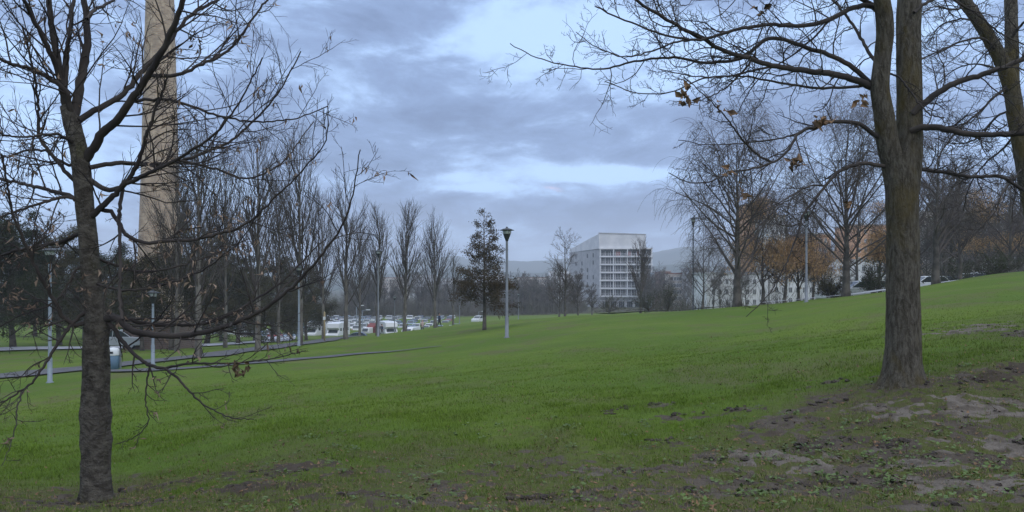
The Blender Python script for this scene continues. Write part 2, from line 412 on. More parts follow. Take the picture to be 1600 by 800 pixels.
def masks(x, y):
    n1 = fbm(x * 2.2, y * 2.2, 4, 31); n2 = fbm(x * 7, y * 7, 3, 41); n3 = fbm(x * .5, y * .5, 3, 51)
    xl = .1 + (y - 5.6) * .92
    wr = sst(x - xl + (n1 - .5) * 1.6, -.9, .7) * (1 - sst(y + (n3 - .5) * 4, 9.0, 11.5))
    wb = (1 - sst(y + (n1 - .5) * 5.0 , 6.4, 10.0)) * .85
    r2 = np.hypot(x + 3.6, y - 7.0); wl = 1 - sst(r2 + (n1 - .5), .5, 1.4)
    wf = .45 * sst(x / np.maximum(y, 1) * 1256 + 800, 1350, 1550) * sst(n3, .45, .6) * (1 - sst(y, 16, 22))
    wear = np.clip(np.maximum.reduce([wr, wb, wl, wf]), 0, 1)
    soil = np.zeros_like(x); tone = np.zeros_like(x)
    for cx, cy, rx, ry, tn in PATCH:
        q = np.hypot((x - cx) / rx, (y - cy) / ry)
        if q.min() > 3: continue
        g = (1 - sst(q + (n1 - .5) * 3.2 + (n2 - .5) * 3.6, .35, 1.0)) * (.75 + .25 * tn)
        tone = np.where(g > soil, tn, tone); soil = np.maximum(soil, g)
    extra = sst(n1 * .45 + n2 * .55, .50, .60) * wear * .8
    tone = np.where(extra > soil, .15 + .3 * n3, tone); soil = np.maximum(soil, extra)
    return wear, soil, tone
def ring_grid():
    th = np.concatenate([np.linspace(-pi, -.86, 40, endpoint=False), np.linspace(-.86, .86, 760), np.linspace(.86, pi, 41)[1:-1]])
    r = np.concatenate([[.4, 1, 2, 3, 4], np.exp(np.linspace(math.log(4.6), math.log(26), 420)), np.exp(np.linspace(math.log(26.5), math.log(320), 170)), np.exp(np.linspace(math.log(340), math.log(14000), 30))])
    return th, r
th, rr_ = ring_grid(); nT, nR = len(th), len(rr_)
TT, RR = np.meshgrid(th, rr_, indexing='ij')
gx = (RR * np.sin(TT)).ravel(); gy = (RR * np.cos(TT)).ravel()
gzv = ter(gx, gy)
wear = np.zeros_like(gx); soil = np.zeros_like(gx); tone = np.zeros_like(gx)
nr = (gy > 0) & (np.hypot(gx, gy) < 26)
wear[nr], soil[nr], tone[nr] = masks(gx[nr], gy[nr])
lump = soil * ((fbm(gx * 6, gy * 6, 4, 61) - .5) * .06) + wear * (fbm(gx * 9, gy * 9, 3, 71) - .5) * .05
gzv = gzv + np.where(nr, lump, 0)
V = np.concatenate([np.stack([gx, gy, gzv], -1), [[0, 0, 0]]])
ii = np.arange(nT)[:, None]; jj = np.arange(nR - 1)[None, :]; i2 = (ii + 1) % nT
Q = np.stack([ii * nR + jj, i2 * nR + jj, i2 * nR + jj + 1, ii * nR + jj + 1], -1).reshape(-1, 4)[:, ::-1]
ctr = len(V) - 1; Tn = np.stack([np.full(nT, ctr), ((np.arange(nT) + 1) % nT) * nR, np.arange(nT) * nR], -1)[:, ::-1]
loops = np.concatenate([Q.ravel(), Tn.ravel()]); tot = np.concatenate([np.full(len(Q), 4), np.full(nT, 3)]); st = np.concatenate([[0], np.cumsum(tot)[:-1]])
gme = mesh_np('ground', V, loops, st, tot, True)
for nm, arr in (('wear', wear), ('soil', soil), ('tone', tone)):
    at_ = gme.attributes.new(nm, 'FLOAT', 'POINT'); at_.data.foreach_set('value', np.append(arr, 0).astype(np.float32))
m = bpy.data.materials.new('lawn_ground'); m.use_nodes = True; t = NT(m.node_tree); p = t.n['Principled BSDF']
p.inputs['Roughness'].default_value = .95; p.inputs['Specular IOR Level'].default_value = .1
def attr(t, n): a = t.node('ShaderNodeAttribute'); a.attribute_name = n; return a.outputs['Fac']
co = t.node('ShaderNodeTexCoord').outputs['Object']
nb = t.noise(co, .16, 5, .6, .3); nm_ = t.noise(co, 1.1, 6, .65, .4); nf = t.noise(co, 14, 6, .7)
vf = t.noise(co, 60, 4, .7)
grass = t.mix(t.ss(nb, .36, .66), (.078, .132, .016), (.110, .160, .022))
grass = t.mix(t.math('MULTIPLY', t.ss(nm_, .50, .70), .45), grass, (.088, .098, .034))
pt_ = t.noise(t.mapping(co, (1, .6, 1)), .42, 7, .7, .5)
grass = t.mix(t.math('MULTIPLY', t.ss(pt_, .50, .64), .70), grass, (.115, .108, .050))
grass = t.mix(t.math('MULTIPLY', t.ss(t.noise(co, 3.2, 6, .7, .3), .60, .70), .6), grass, (.062, .070, .028))
grass = t.mix(t.math('MULTIPLY', t.ss(nf, .46, .68), .5), grass, (.055, .078, .016))
worn = t.mix(t.ss(nf, .38, .62), (.075, .085, .026), (.095, .075, .048))
gsc = t.mix(t.math('MULTIPLY', attr(t, 'wear'), .8), grass, worn)
tn = attr(t, 'tone')
tn = t.math('MULTIPLY', tn, t.math('ADD', .45, t.math('MULTIPLY', t.ss(t.noise(co, 5, 5, .65), .38, .6), .75)), clamp=True)
so = t.mix(tn, (.058, .044, .032), (.180, .155, .130))
so = t.mix(t.math('MULTIPLY', t.ss(vf, .45, .7), .45), so, (.07, .06, .05))
ln_ = t.node('ShaderNodeVectorMath', operation='LENGTH'); t.l.new(co, ln_.inputs[0])
gsc = t.mix(t.ss(t.math('ADD', ln_.outputs['Value'], t.math('MULTIPLY', nb, 30)), 215, 240), gsc, (.060, .058, .036))
fin = t.mix(t.ss(t.math('ADD', attr(t, 'soil'), t.math('MULTIPLY', t.math('SUBTRACT', nf, .5), .7)), .35, .65), gsc, so)
t.l.new(fin, p.inputs['Base Color'])
bn = t.node('ShaderNodeBump'); bn.inputs['Strength'].default_value = .8; bn.inputs['Distance'].default_value = .04
t.l.new(t.math('ADD', nf, t.math('MULTIPLY', vf, .5)), bn.inputs['Height']); t.l.new(bn.outputs[0], p.inputs['Normal'])
tag(obj('ground', gme, m), kind='structure')

# grass blades on the nearer lawn: one uncountable mass
R = np.random.default_rng(11)
def scatter(n, d0, d1, k=1.0, umax=.78):
    q = R.random(n); d = (d0 ** (1 - k) + q * (d1 ** (1 - k) - d0 ** (1 - k))) ** (1 / (1 - k)) if k != 1 else d0 * (d1 / d0) ** q
    u = R.uniform(-umax, umax, n); return u * d, d
def blades(n, d0, d1, k, hgt, wid):
    x, y = scatter(n, d0, d1, k)
    we, so_, tn_ = masks(x, y)
    dens = fbm(x * 1.4, y * 1.4, 3, 81)
    ok = (R.random(n) > so_ * (.80 + .12 * tn_)) & (R.random(n) > we * .30) & (R.random(n) > sst(np.hypot(x, y), 17, 26) * .9) & (R.random(n) < .35 + sst(dens, .35, .6)) & (R.random(n) < 1 - we * .75 * (1 - sst(fbm(x * 6, y * 6, 3, 83), .42, .56)))
    x, y, we = x[ok], y[ok], we[ok]
    z = ter(x, y) + (we * (fbm(x * 9, y * 9, 3, 71) - .5) * .05)
    return x, y, z, we, hgt, wid
Vs = []; cols = []
for n, d0, d1, k, hgt, wid in [(380000, 4.4, 11, .6, .042, .0050), (300000, 10, 26, .5, .036, .009)]:
    x, y, z, we, hgt, wid = blades(n, d0, d1, k, hgt, wid); n = len(x)
    a = R.uniform(0, 2 * pi, n); lean = R.uniform(.2, 1.5, n); h = hgt * R.uniform(.4, 1.25, n) * (1 - .30 * we)
    tuft = fbm(x * 3.1, y * 3.1, 2, 91); h *= .6 + tuft * .8
    wd = wid * R.uniform(.6, 1.3, n); px_, py_ = np.cos(a), np.sin(a)
    b1 = np.stack([x - py_ * wd * .5, y + px_ * wd * .5, z - .01], -1); b2 = np.stack([x + py_ * wd * .5, y - px_ * wd * .5, z - .01], -1)
    tp = np.stack([x + px_ * h * lean, y + py_ * h * lean, z + h], -1)
    Vs.append(np.stack([b1, b2, tp], 1).reshape(-1, 3)); cols.append(np.repeat(np.clip(R.random(n) * .7 + we * .5, 0, 1), 3))
V = np.concatenate(Vs)
me = mesh_polys('grass', V, np.arange(len(V)).reshape(-1, 3), False)
at_ = me.attributes.new('dry', 'FLOAT', 'POINT'); at_.data.foreach_set('value', np.concatenate(cols).astype(np.float32))
m = bpy.data.materials.new('grass_blade'); m.use_nodes = True; t = NT(m.node_tree); p = t.n['Principled BSDF']
p.inputs['Roughness'].default_value = .8; p.inputs['Specular IOR Level'].default_value = .04
co = t.node('ShaderNodeTexCoord').outputs['Object']
g = t.mix(attr(t, 'dry'), (.132, .208, .026), (.066, .100, .016)); g = t.mix(t.math('MULTIPLY', t.ss(t.noise(co, .9, 5, .6), .5, .68), .5), g, (.110, .120, .042))
g = t.mix(t.ss(attr(t, 'dry'), .90, 1.0), g, (.20, .165, .085))
t.l.new(g, p.inputs['Base Color'])
tag(obj('grass', me, m), kind='stuff', label='short green winter grass of the park slope', cat='grass')

# fallen leaves, broad-leaved weeds, clods of soil
n = 9000; x, y = scatter(n, 4.6, 24, 1.0)
dn = fbm(x * .8, y * .8, 3, 101); we, so_, _ = masks(x, y)
lp = np.exp(-((x + 1.8) ** 2 / 1.6 + (y - 6.6) ** 2 / .5)) + .8 * np.exp(-((x - 1.9) ** 2 / .3 + (y - 7.9) ** 2 / 1.2))
ok = R.random(n) < .22 + .6 * we * sst(dn, .4, .6) + .9 * lp
x, y = x[ok], y[ok]; z = ter(x, y) + .012
tag(obj('fallen_leaves', leaf_mesh('fallen_leaves', np.stack([x, y, z], -1), .038, R, 1.6, 0, .5, flat=.8), M['dead_leaf']), kind='stuff', label='curled brown leaves strewn over the lawn', cat='leaf litter')
n = 26000; x, y = scatter(n, 4.6, 15, .8); we, so_, _ = masks(x, y); ok = R.random(n) < .10 + .7 * we; x, y = x[ok], y[ok]
mat('litter_bit', (.10, .07, .045), .9, (.20, .16, .10), 9)
tag(obj('leaf_litter', leaf_mesh('leaf_litter', np.stack([x, y, ter(x, y) + .008], -1), .022, R, 2.2, 0, .6, flat=.6), M['litter_bit']), kind='stuff', label='small brown scraps of leaf and straw on the worn turf', cat='leaf litter')
mat('weed_leaf', (.095, .145, .035), .6, (.065, .10, .03), 3, spec=.25)
pc = []
for _ in range(900):
    cx, cy = R.uniform(-2.5, 5.5), R.uniform(5.0, 9.6)
    wgt = .12 + .9 * math.exp(-((cx - 2.9) ** 2 / 1.6 + (cy - 6.6) ** 2 / .7)) + .5 * math.exp(-((cx - 1.9) ** 2 / 1.2 + (cy - 5.8) ** 2 / .5))
    if R.random() > wgt: continue
    for k in range(R.integers(6, 15)): pc.append((cx + R.normal() * .045, cy + R.normal() * .045))
pc = np.array(pc); z = ter(pc[:, 0], pc[:, 1]) + R.uniform(.005, .04, len(pc))
tag(obj('weeds', leaf_mesh('weeds', np.column_stack([pc, z]), .040, R, 1.5, 0, .2, flat=.75), M['weed_leaf']), kind='stuff', label='low broad-leaved weeds among the worn turf', cat='weeds')
mat('soil_clod', (.075, .06, .05), .98, (.035, .028, .024), 8, .8, 40)
def icos():
    p_ = (1 + 5 ** .5) / 2
    v = nrm(np.array([(-1,p_,0),(1,p_,0),(-1,-p_,0),(1,-p_,0),(0,-1,p_),(0,1,p_),(0,-1,-p_),(0,1,-p_),(p_,0,-1),(p_,0,1),(-p_,0,-1),(-p_,0,1)], float))
    f = [(0,11,5),(0,5,1),(0,1,7),(0,7,10),(0,10,11),(1,5,9),(5,11,4),(11,10,2),(10,7,6),(7,1,8),(3,9,4),(3,4,2),(3,2,6),(3,6,8),(3,8,9),(4,9,5),(2,4,11),(6,2,10),(8,6,7),(9,8,1)]
    return v, np.array(f)
iv, if_ = icos(); Vc = []; Fc = []; b = 0
for cx, cy, rx, ry, tn in PATCH:
    for _ in range(int(9 * (1.3 - tn))):
        q = R.normal(size=2) * .5; X0, Y0 = cx + q[0] * rx, cy + q[1] * ry; s = R.uniform(.008, .034)
        vv = iv * s * R.uniform(.6, 1.3, (12, 1)) * np.array((1.2, 1.2, .7)) + np.array((X0, Y0, gz(X0, Y0) + s * .2)); Vc.append(vv); Fc.append(if_ + b); b += 12
tag(obj('soil_clods', mesh_polys('soil_clods', np.concatenate(Vc), np.concatenate(Fc)), M['soil_clod']), kind='stuff', label='dark crumbs of bare soil on the worn turf', cat='soil')

# ------------------------------------------------------------------ paths, road, car park
def strip(name, ctr, width, m, lift=.05, n=160, cross=6, z=None):
    c = spline(ctr, n)[:, :2]; tg = nrm(np.gradient(c, axis=0)); nn = np.stack([-tg[:, 1], tg[:, 0]], -1)
    w_ = np.interp(np.linspace(0, 1, n), np.linspace(0, 1, len(width)), width) if np.ndim(width) else np.full(n, width)
    o = np.linspace(-.5, .5, cross)
    V = c[:, None, :] + nn[:, None, :] * (o[None, :, None] * w_[:, None, None]); V = V.reshape(-1, 2)
    Z = ter(V[:, 0], V[:, 1]).reshape(n, cross); Z = (Z.max(axis=1, keepdims=True) * .5 + Z * .5) + lift
    i = np.arange(n - 1)[:, None] * cross; j = np.arange(cross - 1)[None, :]
    Q = np.stack([i + j, i + j + 1, i + cross + j + 1, i + cross + j], -1).reshape(-1, 4)
    o_ = obj(name, mesh_polys(name, np.column_stack([V, Z.ravel()]), Q, True), m); return tag(o_, kind='structure')
H = lambda px, py: hit(px, py)[:2]
strip('footpath', [H(-250, 604), H(-100, 598), H(0, 590), H(100, 580), H(200, 570), H(300, 560), H(370, 551), H(430, 543), H(475, 537.5), G(520, 76)[:2], G(560, 92)[:2]], 2.3, M['asphalt'], .06)
strip('side_path', [H(150, 581), H(230, 579), H(300, 575.5), H(400, 568), H(500, 559.5), H(580, 552.5), H(690, 541.5)], [1.2, 1.2, 1.1, 1.0, .9, .75, .3], M['asphalt'], .035)
strip('road', [G(-150, 58)[:2], G(0, 62)[:2], G(150, 68)[:2], G(300, 78)[:2], G(380, 92)[:2], G(430, 118)[:2], G(440, 140)[:2]], 5.0, M['pale_road'], .10)
strip('upper_path', [G(940, 72)[:2], G(1000, 60)[:2], G(1080, 55)[:2], G(1150, 52.5)[:2], G(1250, 52)[:2], G(1330, 52)[:2], G(1420, 53)[:2], G(1600, 56)[:2]], 1.6, M['pale_road'], .14)
LOT = -8.4
b = MB(); b.box(-75, -12, 132, 214, LOT - .6, LOT); tag(b.build('car_park', M['asphalt']), kind='structure')
# distant wooded ridges
def ridge(name, prof, dist, m, depth=900, seed=3):
    px = np.array([q[0] for q in prof], float); pz = np.array([q[1] for q in prof], float)
    u = np.linspace(px[0], px[-1], 260); top = np.interp(u, px, pz); x = (u - 800) / F * dist
    hz = EYE + dist * (HY - top) / F + (fbm(x * .009, x * 0 + seed, 5, seed) - .5) * dist * .008
    rows = [(0, 0), (.25, .35), (.55, .72), (.8, .92), (1, 1), (1.5, .8), (2.4, 0)]
    V = []
    for a, hfrac in rows: V.append(np.column_stack([x * (1 + (a - 1) * depth / dist), np.full_like(x, dist + (a - 1) * depth) + (fbm(x * .003, x * 0 + a * 7, 3, seed + 9) - .5) * depth * .3 * (a < .95), -14 + (hz + 14) * hfrac + (fbm(x * .01, x * 0 + a * 5, 4, seed + 20) - .5) * 22 * (0 < a < .95)]))
    V = np.concatenate(V); n = len(u); i = np.arange(len(rows) - 1)[:, None] * n; j = np.arange(n - 1)[None, :]
    Q = np.stack([i + j, i + j + 1, i + n + j + 1, i + n + j], -1).reshape(-1, 4)
    return tag(obj(name, mesh_polys(name, V, Q, True), m), kind='structure')
mat('hill_cover', (.038, .050, .036), .95, (.065, .070, .05), .006, spec=.05)
ridge('hill', [(-500, 420), (0, 412), (300, 415), (560, 424), (620, 412), (680, 403), (730, 404), (790, 409), (850, 405), (890, 403), (960, 412), (1020, 395), (1100, 385), (1250, 392), (1500, 400), (2200, 405)], 2600, M['hill_cover'])
ridge('hill', [(-500, 430), (200, 428), (560, 432), (640, 424), (700, 420), (760, 424), (830, 426), (900, 424), (1000, 420), (1060, 415), (1200, 418), (1700, 424)], 1500, M['hill_cover'], 350, 8)
# ------------------------------------------------------------------ the two near trees, limbs surveyed from the photograph
def bulgy_trunk(name, pts, rad, root, m, n=110, sides=28, amp=.07, seed=1, parent=None, flare=None):
    c, r = spline(pts, n, rad)
    V, q = tube_arrays(c[None], r[None], sides, 0); V = V.reshape(n, sides, 3)
    dirv = V - c[:, None, :]
    k = np.arange(sides) * 2 * pi / sides; s = np.linalg.norm(c - c[0], axis=1)
    A_, S_ = np.meshgrid(k, s); X_, Y_ = np.cos(A_), np.sin(A_)
    f = 1 + amp * 2 * (fbm(X_ * 1.6 + 9, Y_ * 1.6 + S_ * 1.9, 4, seed) - .5) + amp * .9 * (fbm(X_ * 5 + 3, Y_ * 5 + S_ * 9, 3, seed + 5) - .5) * 2
    if flare: f *= 1 + flare * np.exp(-S_ / .17) * (.5 + .9 * fbm(X_ * 2.2, Y_ * 2.2, 2, seed + 8))
    V = (c[:, None, :] + dirv * f[..., None]).reshape(-1, 3) - np.asarray(root)
    return obj(name, mesh_polys(name, V, q, True), m, parent)
def trace(pts, d0, d1, n, r0, r1, bow=0.0):
    p = np.asarray(pts, float); s = np.concatenate([[0], np.cumsum(np.hypot(*np.diff(p, axis=0).T))]); s /= s[-1]
    d = d0 + (d1 - d0) * s + bow * np.sin(pi * s)
    w_ = np.array([P(a, b, c) for (a, b), c in zip(p, d)])
    rp = (r0 * .79 * (1 - s) ** 1.2 + r1 * s) * d / F
    return spline(w_, n, rp)
def limb(parent, root, R, pts, d0, d1, r0, r1, m, L, n1, n2, n3, kind='lime', bow=0.0, n4=0, name='limb'):
    n = max(14, int(len(pts) * 5)); c, r = trace(pts, d0, d1, n, r0, r1, bow)
    c[2:-1] += R.normal(size=c[2:-1].shape) * .004
    B0 = (c[None], r[None]); ln = np.linalg.norm(np.diff(c, axis=0), axis=1).sum()
    if kind == 'lime': a1 = dict(ang=(28, 62), wig=.10, up=.04); a2 = dict(ang=(28, 58), wig=.12, up=.03); tip = .0013; L = L * 1.25; n1 = int(n1 * 1.15)
    else: a1 = dict(ang=(35, 70), wig=.20, up=.03); a2 = dict(ang=(35, 75), wig=.24, up=.04); tip = .0016; n1 = int(n1 * 1.3); L = L * 1.1
    p1 = grow(R, *B0, n1, t=(.10, .97), L=L, taper=.45, npts=9, rr=.5, rmax=.008, rtip=tip, **a1)
    p2 = grow(R, p1[0], p1[1], n2, t=(.12, .97), L=p1[2] * .50, taper=.5, npts=6, rr=.65, rmax=.0045, rtip=tip, **a2)
    gs = [(B0[0], B0[1], 8 if r0 > 3 else 6), (p1[0], p1[1], 5), (p2[0], p2[1], 3)]
    tips = [p1, p2]
    if n3:
        p3 = grow(R, p2[0], p2[1], n3, t=(.2, .97), L=p2[2] * .45, taper=.4, npts=4, rr=.75, rmax=.003, rtip=tip * .8, **a2); gs.append((p3[0], p3[1], 3)); tips.append(p3)
    o = obj(name, tube_mesh(name, gs, root), m, parent)
    return o, tips

# --- left tree
R = np.random.default_rng(5)
root = G(152, 7.0)
LT = thing('bare_lime_tree', 'near dark young tree at the left edge with spreading low limbs and dry seed pods', 'tree', root)
DL = 7.0
tr = [(152,792),(151,770),(150,740),(150,705),(150,688),(149,668),(149,650),(149,632),(150,590),(150,545),(152,505),(147,470),(142,430),(139,390),(135,345),(131,300),(127,262),(121,225),(112,190),(104,165)]
trr = [27,25.5,24,24.5,26.5,24.5,27.5,24.5,23,22.5,22,17,17,16.5,16.5,16,15.5,15,14.5,11]
bulgy_trunk('trunk', [P(a, b, DL) for a, b in tr], [q * DL / F * .84 for q in trr], root, M['bark_lime'], parent=LT, seed=3, flare=.30, amp=.12)
LIMBS = [ # points, end depth, r0, r1, shoot length, n1,n2,n3, bow
 ([(106,175),(96,130),(88,80),(80,30),(76,-10),(70,-80)], 6.8, 8.5, 3.5, .55, 9,4,3, 0),
 ([(96,125),(78,82),(60,45),(45,15),(30,-15),(10,-50)], 6.3, 6, 2.5, .6, 8,5,3, 0),
 ([(113,190),(122,150),(131,105),(137,60),(134,20),(128,-20),(130,-90)], 7.5, 10, 4, .55, 9,4,3, 0),
 ([(101,140),(104,100),(107,65),(112,30),(115,-10),(120,-60)], 7.2, 5.5, 2.5, .5, 8,4,3, 0),
 ([(136,30),(150,14),(165,8),(182,-4),(200,-25)], 7.9, 4, 1.5, .4, 6,4,2, 0),
 ([(112,185),(100,140),(70,118),(45,106),(22,101),(-5,90),(-60,70)], 6.4, 6, 2, .7, 10,6,3, 0),
 ([(135,248),(147,230),(160,209),(185,185),(213,145),(240,105),(262,62),(283,12),(296,-40)], 6.2, 9.5, 4, .75, 12,6,3, 0),
 ([(124,188),(145,174),(165,165),(200,138),(230,103),(262,68),(300,22),(345,-2),(400,-30)], 7.9, 6.5, 2, .7, 11,6,3, 0),
 ([(238,118),(258,119),(282,115),(320,98),(358,78),(380,50),(400,22),(430,-15)], 7.3, 4.2, 1.5, .6, 9,5,3, 0),
 ([(205,158),(232,155),(260,155),(300,167),(340,180),(400,190),(455,186),(487,176),(512,166)], 6.6, 3.4, .9, .5, 11,5,3, 0),
 ([(140,262),(165,257),(190,255),(235,257),(280,252),(320,238),(358,221),(395,190),(425,158),(455,110),(470,80)], 7.9, 5.0, 1.0, .65, 12,6,3, .2),
 ([(142,282),(158,292),(175,297),(192,290),(232,270),(270,252),(300,235),(340,205),(380,150),(410,90)], 6.2, 5.2, 1.0, .6, 11,6,3, 0),
 ([(280,251),(315,258),(345,266),(375,278),(400,276),(425,265),(452,242),(475,210),(490,190)], 8.2, 3.0, .8, .45, 10,5,3, 0),
 ([(192,295),(186,330),(187,365),(188,400),(187,440),(188,478),(191,500)], 6.4, 3.8, 2.6, .45, 6,4,2, 0),
 ([(128,345),(138,340),(160,322),(178,305),(193,290),(212,262),(226,220),(240,180),(262,120)], 6.6, 7.0, 1.6, .55, 11,5,3, 0),
 ([(140,330),(170,330),(200,369),(228,380),(256,376),(300,374),(340,366),(385,350),(425,313),(470,270),(509,217),(513,172)], 6.4, 4.6, .8, .55, 14,6,3, .1),
 ([(148,505),(170,497),(185,500),(200,514),(228,522),(256,524),(312,521),(369,504),(414,482),(453,452),(498,403),(537,347),(555,285),(563,234)], 5.9, 7.5, .8, .55, 16,6,3, 0),
 ([(152,490),(175,493),(200,500),(245,507),(290,508),(340,500),(395,470),(440,440),(480,400),(510,372)], 7.8, 4.6, .9, .5, 12,5,3, 0),
 ([(160,497),(172,506),(185,525),(202,546),(235,571),(258,577),(280,594),(300,615),(318,632),(340,644),(368,654),(397,655)], 6.5, 5.0, .7, .35, 10,4,2, 0),
 ([(257,576),(275,571),(300,568),(350,568),(400,564),(440,557),(478,548)], 6.2, 2.9, .7, .32, 10,4,2, 0),
 ([(234,572),(229,600),(228,630),(231,660),(218,678),(200,688),(180,694)], 6.9, 2.1, .6, .22, 6,4,2, 0),
 ([(145,498),(120,508),(100,496),(85,470),(70,445),(57,420),(37,375),(19,332),(11,285),(2,240)], 6.2, 4.8, 1.5, .5, 11,5,3, 0),
 ([(140,482),(118,500),(100,522),(82,550),(65,577),(48,600),(30,613),(2,628),(-40,640)], 6.4, 4.2, 1.0, .4, 9,4,3, 0),
 ([(34,611),(27,640),(25,662),(17,695),(2,728)], 6.3, 1.8, .5, .22, 6,3,2, 0),
 ([(126,318),(108,305),(85,300),(60,293),(30,286),(0,280),(-50,272)], 7.7, 4.6, 2, .55, 10,6,3, 0),
 ([(128,322),(112,309),(95,309),(72,315),(50,322),(25,330),(0,339),(-50,350)], 6.5, 3.4, 1.5, .5, 10,6,3, 0),
 ([(134,360),(115,370),(95,378),(75,382),(50,386),(25,391),(0,400),(-40,415)], 7.4, 4.6, 2, .5, 10,6,3, 0),
 ([(138,415),(122,420),(108,440),(92,465),(70,480),(40,490),(0,510)], 6.6, 2.8, 1.0, .4, 9,5,3, 0),
 ([(128,300),(105,270),(80,240),(62,215),(60,180),(55,130),(45,80),(35,40)], 6.9, 4.6, 1.5, .55, 11,6,3, 0),
 ([(126,262),(95,252),(70,235),(40,235),(10,245),(-40,250)], 7.9, 3.4, 1.2, .5, 9,6,3, 0),
 ([(120,228),(90,210),(60,212),(30,215),(-10,205)], 6.1, 3.6, 1.2, .55, 9,6,3, 0),
 ([(140,400),(175,412),(215,425),(260,420),(305,408),(350,390),(390,372)], 8.2, 3.2, .8, .45, 10,5,3, 0),
 ([(141,440),(165,448),(200,455),(240,448),(300,430),(345,402),(380,370),(405,330)], 6.0, 3.0, .8, .45, 10,5,3, 0),
]
pod_pts = []
for pts, d1, r0, r1, L, n1, n2, n3, bow in LIMBS:
    o, tips = limb(LT, root, R, pts, DL + (0 if len(pts) else 0), d1, r0, r1, M['twig_dark'], L, n1, n2, n3, 'lime', bow)
    for tp in tips[:2]:
        q = tp[0][:, 2:, :].reshape(-1, 3); pod_pts.append(q[R.random(len(q)) < .10])
pp = np.concatenate(pod_pts)
pxp = 800 + pp[:, 0] / pp[:, 1] * F; pyp = HY - (pp[:, 2] - EYE) / pp[:, 1] * F
wgt = .35 + 1.2 * np.exp(-((pxp - 300) ** 2 / 150 ** 2 + (pyp - 440) ** 2 / 70 ** 2)) + 1.0 * np.exp(-((pxp - 40) ** 2 / 60 ** 2 + (pyp - 440) ** 2 / 80 ** 2))
pp = pp[R.random(len(pp)) < np.minimum(wgt, 1)]
pp = np.repeat(pp, 2, 0) + R.normal(size=(len(pp) * 2, 3)) * .008
obj('seed_pods', leaf_mesh('seed_pods', pp, .060, R, 4.6, .9, .9, root), M['seed_pod'], LT)['kind'] = 'stuff'
dl = []
for a, b, d in [(370,574,6.5),(378,580,6.5),(384,572,6.45),(366,568,6.5),(303,60,7.2),(300,52,7.2)]:
    q = P(a, b, d); dl.append(q + R.normal(size=(7, 3)) * .02)
obj('dry_leaves', leaf_mesh('dry_leaves', np.concatenate(dl), .05, R, 1.8, .6, .9, root), M['oak_leaf_dead'], LT)
# a few mossy stubs on the fork
# --- right tree
R = np.random.default_rng(8)
root = G(1410, 9.0); DR = 9.0
RT = thing('bare_tree', 'big near tree right of centre, mossy trunk forking into two upright stems', 'tree', root)
tr = [(1410,612),(1410,598),(1410,575),(1411,540),(1411,490),(1411,440),(1411,400),(1410,350),(1409,310),(1407,275),(1403,245)]
trr = [37,34,31.5,30,29,28.5,28,27.5,28,28.5,27]
bulgy_trunk('trunk', [P(a, b, DR) for a, b in tr], [q * DR / F * .85 for q in trr], root, M['bark_oak'], parent=RT, seed=13, amp=.055, flare=.45, sides=32)
bulgy_trunk('stem', [P(a, b, d) for a, b, d in [(1402,300,9.0),(1396,262,9.0),(1387,222,8.98),(1381,180,8.95),(1375,144,8.93),(1379,90,8.9),(1383,44,8.85),(1378,0,8.8),(1368,-60,8.7),(1350,-160,8.5)]], [q * DR / F for q in (17,17.5,16.5,15,14,12.6,13,12,10.5,8)], root, M['bark_oak'], parent=RT, seed=23, amp=.04, n=80, sides=24)
bulgy_trunk('stem', [P(a, b, d) for a, b, d in [(1416,300,9.05),(1419,262,9.07),(1421,222,9.1),(1421,180,9.12),(1421,130,9.15),(1420,80,9.18),(1420,30,9.2),(1421,-10,9.2),(1425,-80,9.3),(1432,-170,9.4)]], [q * DR / F for q in (19,19.5,19,19,18.6,18.2,18.4,17.5,15,11)], root, M['bark_oak'], parent=RT, seed=33, amp=.04, n=80, sides=24)
